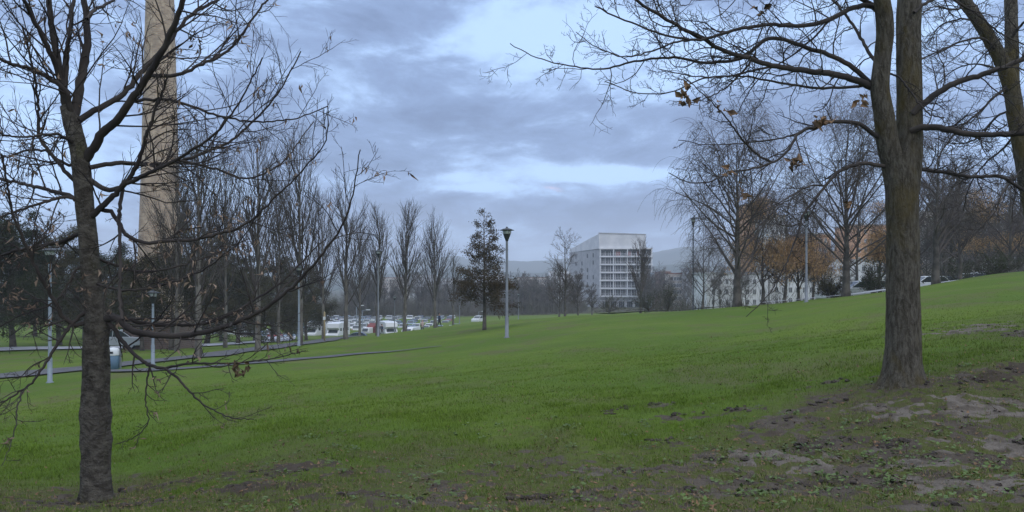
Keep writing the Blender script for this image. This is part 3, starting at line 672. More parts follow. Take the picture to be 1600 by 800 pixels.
RL = [
 ([(1370,140),(1345,128),(1319,120),(1266,111),(1209,103),(1166,90),(1131,79),(1100,62),(1055,38),(1015,14),(975,-12)], 7.9, 7.5, 2.2, .8, 13,6,4, 0),
 ([(1368,138),(1350,120),(1332,105),(1292,85),(1249,70),(1205,59),(1160,90),(1110,98),(1050,90),(985,97),(940,108),(900,104),(850,94),(797,68)], 8.2, 5.5, .7, .75, 16,6,4, .3),
 ([(1378,20),(1355,9),(1336,11),(1305,26),(1266,39),(1200,39),(1144,48),(1095,62),(1040,55),(985,35),(930,10)], 7.6, 5.5, 1.2, .7, 14,6,4, 0),
 ([(1386,214),(1369,212),(1345,195),(1310,190),(1275,197),(1246,210),(1231,236),(1205,254),(1166,265),(1139,269),(1110,284),(1082,286),(1045,270)], 7.9, 4.8, .7, .45, 14,5,3, 0),
 ([(1205,253),(1185,243),(1170,230),(1150,205),(1135,184),(1109,157),(1085,135),(1068,120)], 7.6, 2.6, .7, .4, 9,5,3, 0),
 ([(1248,208),(1215,217),(1187,221),(1140,225),(1100,226),(1060,219)], 8.6, 2.0, .6, .35, 8,4,3, 0),
 ([(1396,265),(1375,258),(1341,256),(1306,272),(1280,303),(1254,338),(1245,369),(1232,402),(1219,430),(1197,465),(1166,495)], 8.0, 4.4, .6, .4, 13,5,3, 0),
 ([(1290,290),(1262,292),(1230,310),(1190,330),(1150,345)], 7.7, 2.0, .6, .3, 8,4,3, 0),
 ([(1382,100),(1371,96),(1349,66),(1327,31),(1301,0),(1270,-35)], 9.8, 3.8, 1.5, .5, 8,5,4, 0),
 ([(1375,130),(1330,136),(1280,138),(1210,128),(1150,118),(1100,122),(1047,144),(990,144),(945,127)], 9.9, 3.2, .7, .5, 13,5,4, 0),
 ([(1180,84),(1177,90),(1160,112),(1130,140),(1100,155),(1060,165)], 8.6, 2.4, .6, .4, 9,5,3, 0),
 ([(1100,60),(1060,65),(1012,82),(970,88),(930,72),(900,50)], 7.7, 2.6, .6, .45, 9,5,3, 0),
 ([(1209,103),(1170,112),(1130,120),(1080,118),(1030,108)], 7.5, 2.8, .7, .45, 9,5,3, 0),
 ([(1425,178),(1441,164),(1467,144),(1494,129),(1529,118),(1564,107),(1600,92),(1650,70)], 8.6, 7.0, 3.5, .6, 10,6,4, 0),
 ([(1423,205),(1443,199),(1472,201),(1516,210),(1559,210),(1600,208),(1660,196)], 8.0, 6.8, 4, .55, 10,6,4, 0),
 ([(1415,268),(1437,265),(1472,269),(1516,276),(1559,276),(1600,297),(1650,325)], 9.4, 4.0, 2.5, .5, 10,5,3, 0),
 ([(1428,20),(1460,-2),(1480,-5),(1503,8),(1530,25),(1560,50),(1600,70)], 9.5, 3.5, 1.0, .6, 10,6,4, 0),
 ([(1375,15),(1340,-5),(1290,-15),(1230,-20),(1160,-18),(1100,0),(1050,-5)], 8.2, 5, 1, .75, 12,6,4, 0),
 ([(1390,115),(1400,118),(1420,140),(1440,165),(1455,180),(1475,184)], 8.5, 2.2, 1.2, .3, 6,4,3, 0),
 ([(1300,28),(1270,60),(1240,85),(1200,110),(1180,130),(1150,180)], 9.3, 2.2, .7, .45, 9,5,3, 0),
]
for pts, d1, r0, r1, L, n1, n2, n3, bow in RL:
    limb(RT, root, R, pts, DR - (.0), d1, r0, r1, M['twig_oak'], L, n1, n2, n3, 'oak', bow)
dl = []
for a, b, d, k in [(1072,152,7.7,14),(1281,186,8.5,22),(1245,254,8.4,18),(1345,155,8.6,8),(1186,18,8.2,7),(1139,268,7.9,6),(1130,172,7.8,6),(1325,318,8.4,6),(1160,300,8.0,8)]:
    dl.append(P(a, b, d) + R.normal(size=(k, 3)) * .030)
obj('dry_leaves', leaf_mesh('dry_leaves', np.concatenate(dl), .085, R, 1.5, .3, .9, root), M['dead_leaf'], RT)

# --- the two-stemmed tree half out of the frame on the right
root = G(1640, 12.0)
ET = thing('bare_tree', 'tree cut off by the right edge with two rising stems and curling twigs', 'tree', root)
bulgy_trunk('trunk', [P(a, b, 12.0) for a, b in [(1640,600),(1638,520),(1630,430),(1620,350),(1606,280),(1594,215),(1586,172)]], [q * 12 / F for q in (21,18,16.5,15,14,13,13)], root, M['bark_oak'], parent=ET, seed=43, n=60, sides=20, amp=.04, flare=.3)
bulgy_trunk('stem', [P(a, b, 12.0) for a, b in [(1588,185),(1577,125),(1559,83),(1533,39),(1507,0),(1480,-60)]], [q * 12 / F for q in (12,12,10.5,9.5,9,7)], root, M['bark_oak'], parent=ET, seed=44, n=40, sides=16, amp=.04)
bulgy_trunk('stem', [P(a, b, d) for a, b, d in [(1586,185,12),(1582,125,12.1),(1581,80,12.2),(1580,30,12.3),(1579,-10,12.4),(1582,-80,12.5)]], [q * 12 / F for q in (11,10,10,9.5,9.5,8)], root, M['bark_oak'], parent=ET, seed=45, n=40, sides=16, amp=.04)
for pts, d0, d1, r0, r1 in [
  ([(1560,85),(1540,62),(1510,62),(1480,75),(1440,92),(1400,112)], 12, 11, 3, .8), ([(1530,35),(1500,30),(1470,40),(1450,70)], 12, 13, 2.5, .7),
  ([(1582,130),(1555,150),(1530,175),(1500,200),(1470,240),(1452,290)], 12, 11.2, 3, .7), ([(1590,200),(1570,230),(1540,255),(1515,290),(1505,330)], 12, 13, 2.6, .7),
  ([(1600,260),(1575,290),(1550,330),(1535,360)], 12, 11, 2.4, .7), ([(1580,60),(1595,40),(1620,20),(1650,-10)], 12.2, 11, 3, 1), ([(1575,115),(1550,105),(1520,100),(1490,110),(1465,130)], 12, 13.5, 2.5, .7),
  ([(1588,170),(1560,180),(1530,215),(1490,225),(1460,215)], 12, 12.8, 2.5, .7), ([(1515,10),(1490,15),(1460,10),(1430,30)], 12, 11.5, 2.4, .7)]:
    limb(ET, root, R, pts, d0, d1, r0, r1, M['twig_oak'], .7, 11, 6, 4, 'oak')
# ------------------------------------------------------------------ trees further off
def stem_line(R, h, n=14, wob=.01, lean=0.0):
    z = np.linspace(-.15, h, n); x = np.cumsum(R.normal(size=n)) * wob * h / n * 3 + lean * z; y = np.cumsum(R.normal(size=n)) * wob * h / n * 3
    x -= x[1]; y -= y[1]; return np.stack([x, y, z], -1)
def upright_tree(label, loc, h, wd, seed, r0=.15, clear=.22, group=None, nb=34, thick=1.0, mt='twig_poplar', mb='bark_pale', fine=1.0, ang=(18, 36), rtip=.008):
    R = np.random.default_rng(seed); t0 = thing('upright_bare_tree', label, 'tree', loc, R.uniform(0, 6), group)
    c = stem_line(R, h * .96, 16, .010, R.normal() * .012); r = np.interp(np.linspace(0, 1, 16), [0, .05, .3, .7, 1], [r0 * 1.25, r0, r0 * .78, r0 * .32, .012])
    obj('trunk', tube_mesh('trunk', [(c[None], r[None], 10)]), M[mb], t0)
    p1 = grow(R, c[None], r[None], nb, t=(clear, .93), ang=ang, L=h * R.uniform(.42, .52), Lvar=.25, taper=.66, npts=9, wig=.022, up=.11, rr=.5, rmax=.055 * thick, rtip=rtip)
    # keep the crown narrow
    p2 = grow(R, p1[0], p1[1], int(6 * fine), t=(.10, .85), ang=(16, 34), L=p1[2] * .62, taper=.5, npts=6, wig=.03, up=.08, rr=.6, rmax=.022 * thick, rtip=rtip * .75)
    p3 = grow(R, p2[0], p2[1], int(3 * fine), t=(.15, .9), ang=(16, 36), L=p2[2] * .6, taper=.4, npts=4, wig=.04, up=.06, rr=.6, rmax=.012 * thick, rtip=rtip * .6)
    obj('crown', tube_mesh('crown', [(p1[0], p1[1], 5), (p2[0], p2[1], 4), (p3[0], p3[1], 3)]), M[mt], t0)
    return t0
UP = [
 (310, 40, 12.6, 21, .17, 'upright bare tree with pale trunk just right of the chimney base'),
 (403, 45, 13.4, 22, .15, 'upright bare tree behind the long low limb, its top reaching highest of the row'),
 (470, 52, 15.0, 23, .15, 'upright bare tree whose trunk stands beside a pale lamp post'),
 (540, 67, 15.2, 24, .19, 'upright bare tree rising beside the blue and white vehicles, right of the slim timber post'),
 (590, 75, 13.8, 25, .19, 'upright bare tree with a dark lamp head showing in its crown'),
 (632, 80, 14.6, 26, .20, 'upright bare tree with the tallest bare leader, left of the walkers'),
 (680, 96, 14.8, 27, .20, 'fan-shaped upright bare tree with a walker at its foot'),
 (708, 105, 10.5, 28, .12, 'thin spindly bare tree just left of the brown-leaved oak'),
]
for px, d, h, sd_, r0, lb in UP:
    h *= .90 if d < 60 else .86
    upright_tree(lb, G(px, d), h, 5, sd_, r0, group='upright bare trees along the car park', nb=18 if px == 708 else 24 + sd_ % 4 * 4, mt='twig_poplar', rtip=.010 if d > 60 else .007)
for px, d, h, sd_, lb in [(352, 62, 15, 41, 'upright bare tree in the second rank behind the chimney side trees'), (435, 74, 15.5, 42, 'upright bare tree in the second rank, seen between two nearer ones'),
        (505, 82, 14.5, 43, 'upright bare tree in the second rank behind the timber post'), (562, 100, 15, 44, 'distant upright bare tree seen between the vehicles and the dark lamp head'), (277, 58, 14.5, 46, 'upright bare tree hard against the right side of the chimney')]:
    upright_tree(lb, G(px, d), h, 5, sd_, .15, group='upright bare trees along the car park', nb=40, rtip=.009)

def birch(label, loc, h, seed, r0=.2, spread=.5, nb=26, weep=1.0, mt='twig_birch', cat='tree', name='weeping_birch', low=.15, ang=(30, 62)):
    R = np.random.default_rng(seed); t0 = thing(name, label, cat, loc)
    c = stem_line(R, h * .9, 14, .02); r = np.interp(np.linspace(0, 1, 14), [0, .06, .3, .7, 1], [r0 * 1.35, r0, r0 * .6, r0 * .2, .012])
    obj('trunk', tube_mesh('trunk', [(c[None], r[None], 10)]), M['bark_birch'], t0)
    p1 = grow(R, c[None], r[None], nb, t=(low, .92), ang=ang, L=h * spread, Lvar=.2, taper=.60, npts=10, wig=.06, up=.03, rr=.5, rmax=.06, rtip=.010)
    p2 = grow(R, p1[0], p1[1], 6, t=(.2, .98), ang=(25, 55), L=p1[2] * .42, taper=.45, npts=8, wig=.10, up=-.03, rr=.5, rmax=.022, rtip=.006)
    p3 = grow(R, p2[0], p2[1], 6, t=(.15, 1), ang=(25, 60), L=h * .115 * weep, Lvar=.5, taper=.1, npts=7, wig=.10, up=-.34, rr=.6, rmax=.010, rtip=.0058)
    p4 = grow(R, p1[0], p1[1], 15, t=(.35, 1), ang=(30, 70), L=h * .12 * weep, Lvar=.5, taper=.0, npts=7, wig=.10, up=-.34, rr=.4, rmax=.009, rtip=.0045)
    obj('crown', tube_mesh('crown', [(p1[0], p1[1], 5), (p2[0], p2[1], 4), (p3[0], p3[1], 3), (p4[0], p4[1], 3)]), M[mt], t0)
    return t0, p2, p3
birch('large weeping birch standing alone on the crest, left of the orange-leaved trees', G(1152, 49), 11.6, 51, .25, .58, 44, 1.1)
birch('weeping birch close left of the big mossy trunk, parked cars at its foot', G(1322, 50), 12.6, 52, .24, .56, 42, 1.1)
birch('dark bare tree on the crest just right of the big mossy trunk', G(1462, 48), 10.5, 53, .22, .46, 28, .6, name='bare_birch')
birch('slender birch behind the crest between the lone weeping birch and the crest lamp', G(1226, 66), 12.5, 54, .15, .40, 24, name='weeping_birch')
birch('slender birch behind the crest left of the lone weeping birch', G(1098, 85), 11.0, 57, .13, .40, 22)

def leafy(t0, p2, p3, R, n, size, m, low=None, name='leaves'):
    q = np.concatenate([p3[0][:, 1:].reshape(-1, 3), p2[0][:, 3:].reshape(-1, 3)])
    if low is not None: q = q[(q[:, 2] > low[0]) & (q[:, 2] < low[1])]
    cl_ = vn(q[:, 0] * .55 + 9, q[:, 2] * .55, 7); q = q[cl_ > .38]
    k = R.integers(0, len(q), n); q = q[k] + R.normal(size=(n, 3)) * .25
    obj(name, leaf_mesh(name, q, size, R, 2.4, .9, .5), M[m], t0)
for px, d, h, sd_, n, lo, hi, lb in [
   (1192, 56, 8.0, 61, 3600, 1.2, 7.5, 'tree still hung with orange leaves, just right of the lone weeping birch'),
   (1248, 58, 6.2, 62, 3000, .8, 5.6, 'tree with rusty orange leaves beside the grey lamp post on the crest'),
   (1375, 58, 7.0, 63, 3200, 1.6, 6.6, 'tree with orange leaves directly behind the left of the big mossy trunk'),
   (1285, 70, 6.5, 65, 1800, 1.0, 6.0, 'small orange-leaved tree further back between the two birches'),
   (1545, 74, 9.5, 64, 2400, 3.5, 9.5, 'tall tree with pale tawny leaves left in its crown near the right edge')]:
    t0, p2, p3 = birch(lb, G(px, d), h, sd_, .13, .36, 20, 1.1, name='orange_leaved_tree')
    leafy(t0, p2, p3, np.random.default_rng(sd_), int(n * 2.0), .14 if n > 2500 else .14, 'willow_leaf', (lo, hi))

# generic bare trees of the far planting: four shapes, copied
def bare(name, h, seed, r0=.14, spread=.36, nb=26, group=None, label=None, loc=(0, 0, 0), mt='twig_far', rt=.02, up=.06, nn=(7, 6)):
    R = np.random.default_rng(seed); t0 = thing(name, label, 'tree', loc, 0, group)
    c = stem_line(R, h * .92, 12, .02); r = np.interp(np.linspace(0, 1, 12), [0, .06, .3, .7, 1], [r0 * 1.3, r0, r0 * .75, r0 * .35, .02])
    obj('trunk', tube_mesh('trunk', [(c[None], r[None], 8)]), M['bark_birch'], t0)
    p1 = grow(R, c[None], r[None], nb, t=(.2, .95), ang=(30, 60), L=h * spread, Lvar=.3, taper=.55, npts=7, wig=.09, up=up, rr=.5, rmax=.07, rtip=rt)
    p2 = grow(R, p1[0], p1[1], nn[0], t=(.15, .98), ang=(28, 60), L=p1[2] * .5, taper=.5, npts=5, wig=.14, up=.05, rr=.6, rmax=.03, rtip=rt * .7)
    p3 = grow(R, p2[0], p2[1], nn[1], t=(.15, .98), ang=(28, 60), L=p2[2] * .55, taper=.4, npts=4, wig=.16, up=.05, rr=.7, rmax=.018, rtip=rt * .5)
    obj('crown', tube_mesh('crown', [(p1[0], p1[1], 5), (p2[0], p2[1], 3), (p3[0], p3[1], 3)]), M[mt], t0)
    return t0
# individual bare trees before the white block
for px, py, d, h, sd_, sp_, lb in [
   (883, 492, 95, 10.8, 71, .34, 'thin open bare tree left of the white apartment block, tallest there'),
   (903, 490, 125, 6.8, 72, .42, 'small dense bare tree against the grey side wall of the white block'),
   (925, 488, 150, 6.0, 73, .42, 'lower bare tree beside the corner of the white block'),
   (874, 492, 120, 7.6, 75, .44, 'spreading bare tree far left of the white block'),
   (1001, 486, 110, 9.4, 74, .30, 'dark upright bare tree standing before the right half of the white block facade')]:
    q = G(px, d); q[2] = min(q[2], EYE - d * (py - 440) / F + .3)
    if sd_ in (74,): upright_tree(lb, q, h, 3, sd_, .17, .18, nb=34, mt='twig_birch', mb='bark_birch', rtip=.014)
    else: bare('bare_tree', h, sd_, .13, sp_, label=lb, loc=q, mt='twig_birch', rt=.012 if d < 100 else .016, nb=20 if sd_ == 71 else 28)
# behind the right-hand crest: closer bare trees, each its own
for px, d, h, sd_, lb in [(1430, 64, 13.0, 81, 'bare tree behind the crest seen left of the big trunk near its fork'), (1500, 60, 9.5, 82, 'bare tree behind the crest, second from the big trunk towards the right edge'),
   (1525, 82, 12.0, 83, 'bare tree behind the tawny-leaved tree near the right edge'), (1580, 62, 8.5, 84, 'dark bare tree behind the crest at the right edge'), (1340, 78, 14, 85, 'tall thin bare tree behind the weeping birch left of the big trunk'),
   (1270, 85, 13.0, 86, 'tall thin bare tree behind the grey crest lamp post'), (1610, 75, 11, 87, 'bare tree beyond the right end of the crest')]:
    bare('bare_tree', h, sd_, .15, .36, label=lb, loc=G(px, d), mt='twig_birch', rt=.010, nb=30)
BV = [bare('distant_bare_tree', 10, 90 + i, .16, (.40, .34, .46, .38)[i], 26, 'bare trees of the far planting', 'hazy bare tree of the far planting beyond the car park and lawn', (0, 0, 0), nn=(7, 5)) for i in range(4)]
R = np.random.default_rng(77); k = 0
def zfar(px, d): return float(G(px, d)[2])
FAR = []
for _ in range(120):  # planting between car park and the white block
    FAR.append((R.uniform(545, 905), R.uniform(215, 330), R.uniform(8, 13)))
for _ in range(26): FAR.append((R.uniform(1000, 1110), R.uniform(200, 300), R.uniform(8, 13)))
for _ in range(5): FAR.append((R.uniform(1110, 1400), R.uniform(110, 150), R.uniform(7, 10)))
for _ in range(44): FAR.append((R.uniform(1400, 1800), R.uniform(80, 140), R.uniform(10, 16)))
for _ in range(40): FAR.append((R.uniform(-60, 560), R.uniform(215, 280), R.uniform(9, 13)))
for px, d, h in FAR:
    q = G(px, d); 
    if k < 4: o = BV[k]; o.location = tuple(q); o.scale = (h / 10,) * 3; o.rotation_euler[2] = R.uniform(0, 6)
    else: copy_tree(BV[k % 4], q, R.uniform(0, 6), h / 10)
    k += 1

# evergreens on the left
def evergreen(label, loc, h, wd, seed, m='needles', low=.16, n1=46, leaves=26000, name='evergreen_tree', size=.20):
    R = np.random.default_rng(seed); t0 = thing(name, label, 'tree', loc)
    c = stem_line(R, h * .93, 12, .02); r = np.interp(np.linspace(0, 1, 12), [0, .05, .5, 1], [.34, .27, .15, .03]) * h / 12
    obj('trunk', tube_mesh('trunk', [(c[None], r[None], 9)]), M['bark_birch'], t0)
    p1 = grow(R, c[None], r[None], n1, t=(low, .97), ang=(55, 88), L=wd, Lvar=.25, taper=.62, npts=7, wig=.08, up=.015, rr=.45, rmax=.06, rtip=.015)
    p2 = grow(R, p1[0], p1[1], 7, t=(.25, 1), ang=(30, 60), L=p1[2] * .38, taper=.4, npts=4, wig=.12, up=.03, rr=.5, rmax=.02, rtip=.008)
    obj('limbs', tube_mesh('limbs', [(p1[0], p1[1], 4), (p2[0], p2[1], 3)]), M['bark_birch'], t0)
    q = p2[0][:, 1:].reshape(-1, 3); q = np.concatenate([q, p1[0][:, 4:].reshape(-1, 3)]); k = R.integers(0, len(q), leaves)
    q = q[k] + R.normal(size=(leaves, 3)) * (.24, .24, .15)
    obj('foliage', leaf_mesh('foliage', q, size, R, 3.0, -.1, .4), M[m], t0)
    return t0
EV = [ # px, depth, height, width, seed, material, label
 (20, 66, 11.0, 5.2, 1, 'needles', 'broad dark pine at the left edge behind the white-headed lamp post'),
 (92, 74, 10.6, 5.0, 2, 'needles_brown', 'dark pine seen between the white-headed lamp post and the near lime trunk'),
 (-40, 60, 11, 5.0, 3, 'needles', 'dark pine cut by the left edge of the view'),
 (170, 82, 9.6, 5.2, 4, 'needles', 'dark pine between the near lime trunk and the chimney'),
 (325, 96, 13.6, 5.2, 5, 'needles', 'tallest dark pine of the clump right of the chimney'),
 (372, 88, 10.4, 5.0, 6, 'needles_brown', 'rounded dark pine in the middle of the clump right of the chimney'),
 (425, 100, 10.4, 5.2, 7, 'needles_brown', 'dark evergreen just left of the trunk beside the pale lamp post'),
 (478, 112, 10.2, 5.0, 8, 'needles_brown', 'brownish evergreen at the right end of the clump beside the white camper vans'),
 (268, 60, 7.6, 3.4, 16, 'needles_brown', 'thin dark pine in front of the right side of the chimney foot'),
 (222, 61, 7.0, 3.4, 17, 'needles_brown', 'thin dark pine in front of the left side of the chimney foot'),
 (132, 92, 10.2, 5.2, 10, 'needles', 'dark pine half hidden behind the near lime trunk'),
 (55, 96, 10.0, 5.4, 11, 'needles_brown', 'dark pine in the second rank behind the white-headed lamp post'),
 (215, 98, 9.2, 5.0, 12, 'needles_brown', 'dark pine showing at the left side of the chimney'),
 (345, 118, 11.5, 5.6, 13, 'needles', 'far dark pine behind the tallest of the clump right of the chimney'),
 (398, 120, 10.8, 5.6, 14, 'needles_brown', 'far dark pine seen between the rounded pine and the pale lamp post'),
 (455, 124, 10.0, 5.6, 15, 'needles', 'far dark pine left of the brownish evergreen'),
 (292, 84, 8.4, 4.6, 9, 'needles_brown', 'low dark pine nestled against the chimney foot'),
]
for px, d, h, wd, s_, mt, lb in EV: evergreen(lb, G(px, d), h, wd, 200 + s_, mt, low=.30 if s_ > 15 else .10, leaves=9000 if s_ > 15 else 26000)

# the young oak still in brown leaf
R = np.random.default_rng(307)
q = G(757, 51); t0 = thing('young_oak', 'young oak keeping its brown leaves, beside the lamp post mid-lawn', 'tree', q)
h = 7.7; c = stem_line(R, h, 14, .006); r = np.interp(np.linspace(0, 1, 14), [0, .05, .5, 1], [.16, .13, .07, .012])
obj('trunk', tube_mesh('trunk', [(c[None], r[None], 10)]), M['bark_birch'], t0)
pa = grow(R, c[None], r[None], 26, t=(.19, .44), ang=(62, 86), L=2.35, Lvar=.16, taper=.2, npts=7, wig=.06, up=.02, rr=.4, rmax=.03, rtip=.007)
pb = grow(R, c[None], r[None], 34, t=(.42, .97), ang=(50, 78), L=2.55, Lvar=.2, taper=.86, npts=7, wig=.06, up=.03, rr=.4, rmax=.022, rtip=.006)
p1 = tuple(np.concatenate([a_, b_]) for a_, b_ in zip(pa, pb))
p2 = grow(R, p1[0], p1[1], 7, t=(.25, 1), ang=(30, 60), L=p1[2] * .4, taper=.4, npts=5, wig=.14, up=.03, rr=.5, rmax=.012, rtip=.004)
obj('crown', tube_mesh('crown', [(p1[0], p1[1], 5), (p2[0], p2[1], 3)]), M['twig_birch'], t0)
qq = np.concatenate([p2[0][:, 1:].reshape(-1, 3), p1[0][:, 3:].reshape(-1, 3)])
zf = qq[:, 2] / h
keep = R.random(len(qq)) < np.interp(zf, [.1, .2, .45, .52, .58, .68, .85, 1], [1, 1, .9, .35, .8, .6, .55, .3])
keep &= vn(qq[:, 0] * 1.1 + 5, qq[:, 2] * 1.4, 5) > np.interp(zf, [.2, .5, .7], [-.1, .0, .12])
qq = qq[keep]; k = R.integers(0, len(qq), 13000); qq = qq[k] + R.normal(size=(13000, 3)) * (.13, .13, .08)
obj('leaves', leaf_mesh('leaves', qq, .105, R, 1.9, .35, .7), M['oak_leaf_dead'], t0)

# shrubs and hedges low behind the crest
def shrub(label, loc, h, wd, seed, m='shrub_leaf', n=2500):
    R = np.random.default_rng(seed); t0 = thing('shrub', label, 'shrub', loc)
    c = np.array([[0, 0, -.1], [0, 0, .15], [0, 0, .3]])[None]; rr2 = np.array([[.05, .05, .04]])
    p1 = grow(R, c, rr2, 30, t=(.1, 1), ang=(10, 70), L=h, Lvar=.3, taper=0, npts=6, wig=.12, up=.05, rr=.6, rtip=.006)
    p1[0][..., :2] *= wd / h
    p2 = grow(R, p1[0], p1[1], 6, t=(.2, 1), ang=(25, 60), L=h * .35, npts=4, wig=.12, rr=.6, rtip=.005)
    obj('stems', tube_mesh('stems', [(p1[0], p1[1], 3), (p2[0], p2[1], 3)]), M['twig_birch'], t0)
    q = p2[0].reshape(-1, 3); k = R.integers(0, len(q), n); obj('foliage', leaf_mesh('foliage', q[k] + R.normal(size=(n, 3)) * .10, .11, R, 2, 0, .5), M[m], t0)
shrub('round dark shrub at the foot of the dark tree before the white block', G(1014, 96) + (0, 0, .3), 2.2, 2.6, 1)
shrub('dark shrub by the orange shrub left of the white block entrance', G(952, 118) + (0, 0, .3), 2.2, 3.4, 2, 'needles_brown')
shrub('brown shrub below the brick block right of the white apartment block', G(1044, 100) + (0, 0, .3), 3.0, 2.6, 3, 'shrub_leaf')
shrub('dark shrub on the crest beside the parked cars left of the big trunk', G(1364, 55), 1.9, .9, 4)
shrub('low dark shrub under the trees at the far right of the crest', G(1560, 54), 1.5, 2.6, 5)
shrub('wide dark shrub behind the crest right of the big trunk', G(1500, 66), 1.9, 3.0, 6)
shrub('shrub at the foot of the weeping birch left of the big trunk', G(1302, 54), 1.3, 1.2, 7, 'needles_brown')

# undergrowth and thicket beyond the car park: one mass of thin stems
R = np.random.default_rng(401)
n = 5200; u = np.concatenate([R.uniform(-200, 915, 4250), R.uniform(1020, 1420, 150), R.uniform(1420, 1800, 800)])
d = np.where(u < 960, R.uniform(216, 345, n), np.where(u < 1420, R.uniform(120, 200, n), R.uniform(84, 150, n)))
x = (u - 800) / F * d; z = ter(x, d); hgt = R.uniform(2.0, 5.5, n) * (.6 + .8 * vn(x * .08, d * .08, 3))
base = np.stack([x, d, z], -1); ks = np.linspace(0, 1, 4)
def fan(base, hgt, m_, sprd):
    o_ = base[:, None, :] + R.normal(size=(len(base), m_, 3)) * np.array((.5, .5, 0)); di = nrm(R.normal(size=o_.shape) * np.array((sprd, sprd, 0)) + np.array((0, 0, 1)))
    L_ = (hgt[:, None] * R.uniform(.5, 1.1, (len(base), m_)))[..., None, None]
    pt = o_[:, :, None, :] + di[:, :, None, :] * L_ * ks[None, None, :, None]; return pt.reshape(-1, 4, 3)
pt = fan(base, hgt, 9, .42); rd = np.repeat((.045 * (1 - ks) + .012)[None], len(pt), 0) * R.uniform(.5, 1.1, (len(pt), 1))
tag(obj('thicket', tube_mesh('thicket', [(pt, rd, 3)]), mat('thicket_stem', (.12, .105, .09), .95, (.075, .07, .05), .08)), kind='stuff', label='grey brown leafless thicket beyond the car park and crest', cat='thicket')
# ------------------------------------------------------------------ the brick chimney
def chimney():
    d = 68.0; loc = np.array(((250 - 800) / F * d, d, EYE - d * 108 / F))
    root = thing('brick_chimney', 'tall round tapering brick chimney stack on a square brick base', 'chimney', loc)
    m = bpy.data.materials.new('chimney_brick'); m.use_nodes = True; t = NT(m.node_tree); p = t.n['Principled BSDF']; p.inputs['Roughness'].default_value = .9
    tcn = t.node('ShaderNodeTexCoord'); co = tcn.outputs['UV']
    bk = t.node('ShaderNodeTexBrick'); t.l.new(co, bk.inputs['Vector']); bk.inputs['Scale'].default_value = 1
    bk.inputs['Brick Width'].default_value = .5; bk.inputs['Row Height'].default_value = .16; bk.inputs['Mortar Size'].default_value = .014
    bk.inputs['Color1'].default_value = (.50, .37, .25, 1); bk.inputs['Color2'].default_value = (.33, .235, .16, 1); bk.inputs['Mortar'].default_value = (.36, .33, .30, 1)
    oc = tcn.outputs['Object']
    st_ = t.noise(t.mapping(oc, (1, 1, .35)), 1.6, 7, .68); bl = t.noise(oc, 1.9, 7, .68)
    c_ = t.mix(t.math('MULTIPLY', t.ss(st_, .42, .68), .7), bk.outputs[0], (.20, .165, .14)); c_ = t.mix(t.math('MULTIPLY', t.ss(bl, .50, .62), .65), c_, (.56, .45, .33))
    t.l.new(c_, p.inputs['Base Color'])
    bn = t.node('ShaderNodeBump'); bn.inputs['Strength'].default_value = .6; bn.inputs['Distance'].default_value = .03; t.l.new(bk.outputs['Fac'], bn.inputs['Height']); bn.invert = True; t.l.new(bn.outputs[0], p.inputs['Normal'])
    n = 48; zs = [0, 2.6, 2.6, 6, 12, 20, 30, 40, 46, 47, 47, 48]; prof = []
    rad = lambda z: float(np.interp(z, [2.6, 13.4, 21.5, 29.7, 46], [1.93, 1.53, 1.33, 1.12, .85]))
    rz = [(rad(max(z, 2.7)), z) for z in zs]; rz[8] = (rad(46), 46); rz[9] = (rad(46) + .25, 46.6); rz[10] = (rad(46) + .25, 47.4); rz[11] = (rad(46) - .05, 47.5)
    def lathe_uv(name, rz, mt):
        vs = []; 
        for r_, z in rz:
            for k_ in range(n + 1): a = 2 * pi * k_ / n; vs.append((r_ * cos(a), r_ * sin(a), z))
        fs = [(i * (n + 1) + k_, i * (n + 1) + k_ + 1, (i + 1) * (n + 1) + k_ + 1, (i + 1) * (n + 1) + k_) for i in range(len(rz) - 1) for k_ in range(n)]
        me = bpy.data.meshes.new(name); me.from_pydata(vs, [], fs); uvl = me.uv_layers.new(name='UVMap')
        uvs = [((vi % (n + 1)) / n * 12.0, vs[vi][2]) for f in fs for vi in f]; uvl.data.foreach_set('uv', np.array(uvs, np.float32).ravel())
        me.polygons.foreach_set('use_smooth', [True] * len(fs)); me.update(); return obj(name, me, mt, root)
    zz_ = np.linspace(2.6, 46, 30); lathe_uv('shaft', [(rad(z), z) for z in zz_], m)
    lathe_uv('rim', [(rad(46), 46.02), (rad(46) + .25, 46.5), (rad(46) + .25, 47.4), (rad(46) - .1, 47.5), (rad(46) - .2, 47.5), (rad(46) - .25, 44)], m)
    # square plinth with a corbelled top course
    pm = bpy.data.materials.new('plinth_brick'); pm.use_nodes = True; t = NT(pm.node_tree); p = t.n['Principled BSDF']; p.inputs['Roughness'].default_value = .9
    co = t.node('ShaderNodeTexCoord').outputs['Object']; se = t.node('ShaderNodeSeparateXYZ'); t.l.new(co, se.inputs[0]); cb = t.node('ShaderNodeCombineXYZ')
    t.l.new(t.math('ADD', se.outputs[0], se.outputs[1]), cb.inputs[0]); t.l.new(se.outputs[2], cb.inputs[1])
    bk = t.node('ShaderNodeTexBrick'); t.l.new(cb.outputs[0], bk.inputs['Vector']); bk.inputs['Scale'].default_value = 1; bk.inputs['Brick Width'].default_value = .5; bk.inputs['Row Height'].default_value = .16; bk.inputs['Mortar Size'].default_value = .012
    bk.inputs['Color1'].default_value = (.17, .11, .085, 1); bk.inputs['Color2'].default_value = (.13, .085, .07, 1); bk.inputs['Mortar'].default_value = (.2, .18, .165, 1)
    t.l.new(bk.outputs[0], p.inputs['Base Color'])
    b = MB(); s = 2.12; b.box(-s, s, -s, s, -1, 2.3); b.box(-s - .1, s + .1, -s - .1, s + .1, 2.302, 2.6); b.build('plinth', pm, root)
chimney()

